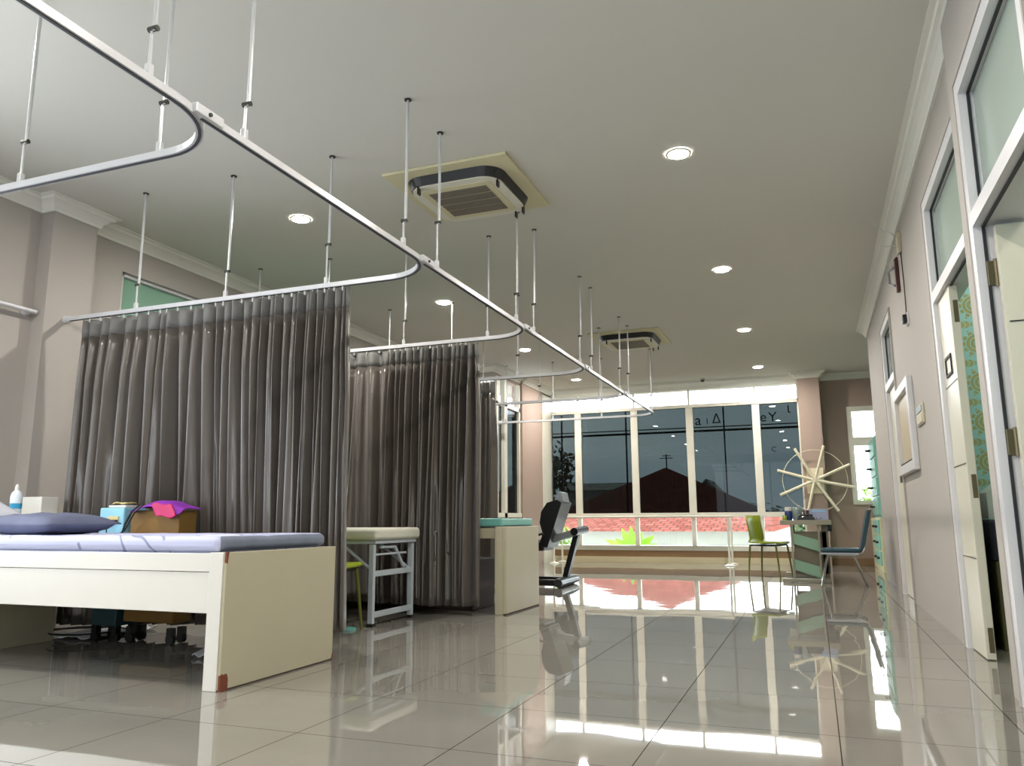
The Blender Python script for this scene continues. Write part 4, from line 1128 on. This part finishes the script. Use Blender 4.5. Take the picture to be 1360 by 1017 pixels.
for k in range(11):
    a = R(-78 + 156 * k / 10) ; L = rnd.uniform(.75, 1.0); n = 9; dy = rnd.uniform(-.25, .25)
    vs = []
    for i in range(n + 1):
        u = i / n; r_ = L * u; droop = .55 * u * u * abs(math.sin(a))
        x = -3.74 + r_ * math.sin(a); z = .02 + r_ * math.cos(a) * .62 - droop * .25; w = .085 * math.sin(PI * min(1, u * .95 + .05)) + .004
        nx, nz = math.cos(a), math.sin(a)
        vs += [(x - nx * w, 17.2 + dy * u, z + nz * w), (x + nx * w, 17.2 + dy * u, z - nz * w)]
    m.add(vs, [(2 * i, 2 * i + 1, 2 * i + 3, 2 * i + 2) for i in range(n)])
m.build('leaves', 'leaflime', t)
MB().tube([(-3.74, 17.2, G), (-3.74, 17.2, .05)], [.10, .05], 8).build('stem', 'leaf', t, smooth=True)
t = thing('shrub', 'lime green shrub outside behind the exercise machine', 'shrub', (-5.05, 15.9, G))
leaves((-5.0, 15.9, .35), (.28, .3, .50), 260, .13, 4).build('foliage', 'leaflime', t)
MB().tube([(-5.0, 15.9, G), (-5.0, 15.9, .3)], .03, 6).build('stem', 'bark', t)
t = thing('flowering_shrub', 'yellow green tree outside the narrow right window', 'tree', (1.5, 17, G))
m = leaves((1.25, 17, 1.05), (.55, .5, .42), 420, .12, 9); leaves((1.45, 17.1, 1.6), (.35, .4, .45), 150, .10, 10, m)
m.build('foliage', 'leaflime', t)
MB().tube([(1.4, 17, G), (1.45, 17, .6), (1.4, 17, 1.7)], [.09, .06, .02], 8).build('trunk', 'bark', t, smooth=True)
# distant tree line and hill
for i, (x, y, z, rx, rz) in enumerate([(-3.6, 62, .2, 2.6, 2.6), (.6, 66, .1, 3.0, 2.7), (4.6, 64, .2, 2.6, 2.9), (-20, 62, .6, 2.5, 2.8), (-25, 60, .8, 3, 2.8)]):
    t = thing('distant_tree', 'dark distant bushy tree beyond the houses', 'tree', (x, y, G), 'distant trees beyond the houses')
    leaves((x, y, z), (rx, 1.5, rz * .8), 700, .5, 30 + i).build('foliage', 'leaf', t)
    MB().tube([(x, y, G), (x, y, z)], .2, 6).build('trunk', 'bark', t)
m = MB(); pr = [(-60, G)] + [(-60 + 4 * i, .8 + 1.6 * noise.noise(Vector((i * .35, 2, 0))) + .5 * math.sin(i * .3)) for i in range(31)] + [(60, G)]
m.prism(pr, 1, 82, 88); m.build('hills', 'hill', kind=S)
# low white parapet between the building and the neighbour
o = MB().box(-9, 16.3, G, 3.5, 16.45, -.55).build('garden_wall', 'housewhite'); tag(o, 'low white garden wall outside below the glass', 'wall'); o['kind'] = S

# ------------------------------------------------------------------ world and lights
SKY_NEAR, SKY_FAR = 1.7, 7.5
w = bpy.data.worlds.new('sky'); bpy.context.scene.world = w; w.use_nodes = True
nt = w.node_tree; bg = nt.nodes['Background']
tc = nt.nodes.new('ShaderNodeTexCoord')
mp = nt.nodes.new('ShaderNodeMapping'); mp.inputs['Scale'].default_value = (1, 1, 3.5)
nt.links.new(tc.outputs['Generated'], mp.inputs[0])
n = nt.nodes.new('ShaderNodeTexNoise'); n.inputs['Scale'].default_value = 2.2; n.inputs['Detail'].default_value = 6
nt.links.new(mp.outputs[0], n.inputs['Vector'])
cr = nt.nodes.new('ShaderNodeValToRGB')
cr.color_ramp.elements[0].position = .30; cr.color_ramp.elements[0].color = (.36, .46, .54, 1)
cr.color_ramp.elements[1].position = .70; cr.color_ramp.elements[1].color = (.95, .97, 1.0, 1)
nt.links.new(n.outputs['Fac'], cr.inputs[0]); nt.links.new(cr.outputs[0], bg.inputs[0])
# the cloud is brighter in the half of the sky beyond the glass wall
sp = nt.nodes.new('ShaderNodeSeparateXYZ'); nt.links.new(tc.outputs['Generated'], sp.inputs[0])
mr = nt.nodes.new('ShaderNodeMapRange'); mr.inputs['From Min'].default_value = .05; mr.inputs['From Max'].default_value = 1
mr.inputs['To Min'].default_value = SKY_NEAR; mr.inputs['To Max'].default_value = SKY_FAR
nt.links.new(sp.outputs[1], mr.inputs['Value']); mr2 = nt.nodes.new('ShaderNodeMapRange'); mr2.inputs['From Min'].default_value = -1; mr2.inputs['From Max'].default_value = -.25
mr2.inputs['To Min'].default_value = 3.6; mr2.inputs['To Max'].default_value = 1
nt.links.new(sp.outputs[0], mr2.inputs['Value'])
mm = nt.nodes.new('ShaderNodeMath'); mm.operation = 'MULTIPLY'; nt.links.new(mr.outputs[0], mm.inputs[0]); nt.links.new(mr2.outputs[0], mm.inputs[1])
nt.links.new(mm.outputs[0], bg.inputs[1])

sun = bpy.data.lights.new('sun', 'SUN'); sun.energy = 4; sun.angle = R(2); sun.color = (1, .95, .86)
so = bpy.data.objects.new('sun', sun); C.objects.link(so)
so.rotation_euler = Vector((-.55, .45, -.85)).to_track_quat('-Z', 'Y').to_euler()

def portal(name, loc, rot, sx, sy):
    l = bpy.data.lights.new(name, 'AREA'); l.shape = 'RECTANGLE'; l.size = sx; l.size_y = sy
    l.cycles.is_portal = True
    o = bpy.data.objects.new(name, l); C.objects.link(o); o.location = loc; o.rotation_euler = rot
portal('portal_near', (XL - .21, (NW[0] + NW[1]) / 2, (NW[2] + NW[3]) / 2), (0, -PI / 2, 0), NW[3] - NW[2], NW[1] - NW[0])
portal('portal_rear', (-2.3, -3.13, 1.72), (PI / 2, 0, 0), 5.2, 2.45)
portal('portal_low', (-2.4, YB + .24, .55), (-PI / 2, 0, 0), 4.5, .5)
portal('portal_high', (-2.4, YB + .21, 2.92), (-PI / 2, 0, 0), 4.5, .28)
portal('portal_right', (1.16, 14.52, 1.8), (-PI / 2, 0, 0), 1.0, 1.6)

# ------------------------------------------------------------------ camera
cam = bpy.data.cameras.new('camera'); co = bpy.data.objects.new('camera', cam); C.objects.link(co)
cam.sensor_width = 36; cam.lens = 1036 / 1360 * 36; cam.clip_start = .05; cam.clip_end = 300
right = Vector((.93406368, .35707172, -.00498327)); up = Vector((.06654348, -.16032698, .98481837)); back = Vector((.35085184, -.92021468, -.1735164))
mw = Matrix.Identity(4)
for i in range(3): mw[i][0] = right[i]; mw[i][1] = up[i]; mw[i][2] = back[i]
mw.translation = (0, 0, .75); co.matrix_world = mw
sc = bpy.context.scene; sc.camera = co

for o in list(bpy.data.objects):
    if '_org' in o: del o['_org']
sc.view_settings.view_transform = 'Standard'; sc.view_settings.look = 'None'
sc.view_settings.gamma = 1; sc.view_settings.use_curve_mapping = False
sc.view_settings.exposure = 1.08
sc.cycles.use_denoising = True
sc.cycles.max_bounces = 10; sc.cycles.diffuse_bounces = 6; sc.cycles.glossy_bounces = 6; sc.cycles.transparent_max_bounces = 12
sc.cycles.caustics_reflective = False; sc.cycles.caustics_refractive = False
sc.cycles.sample_clamp_indirect = 6
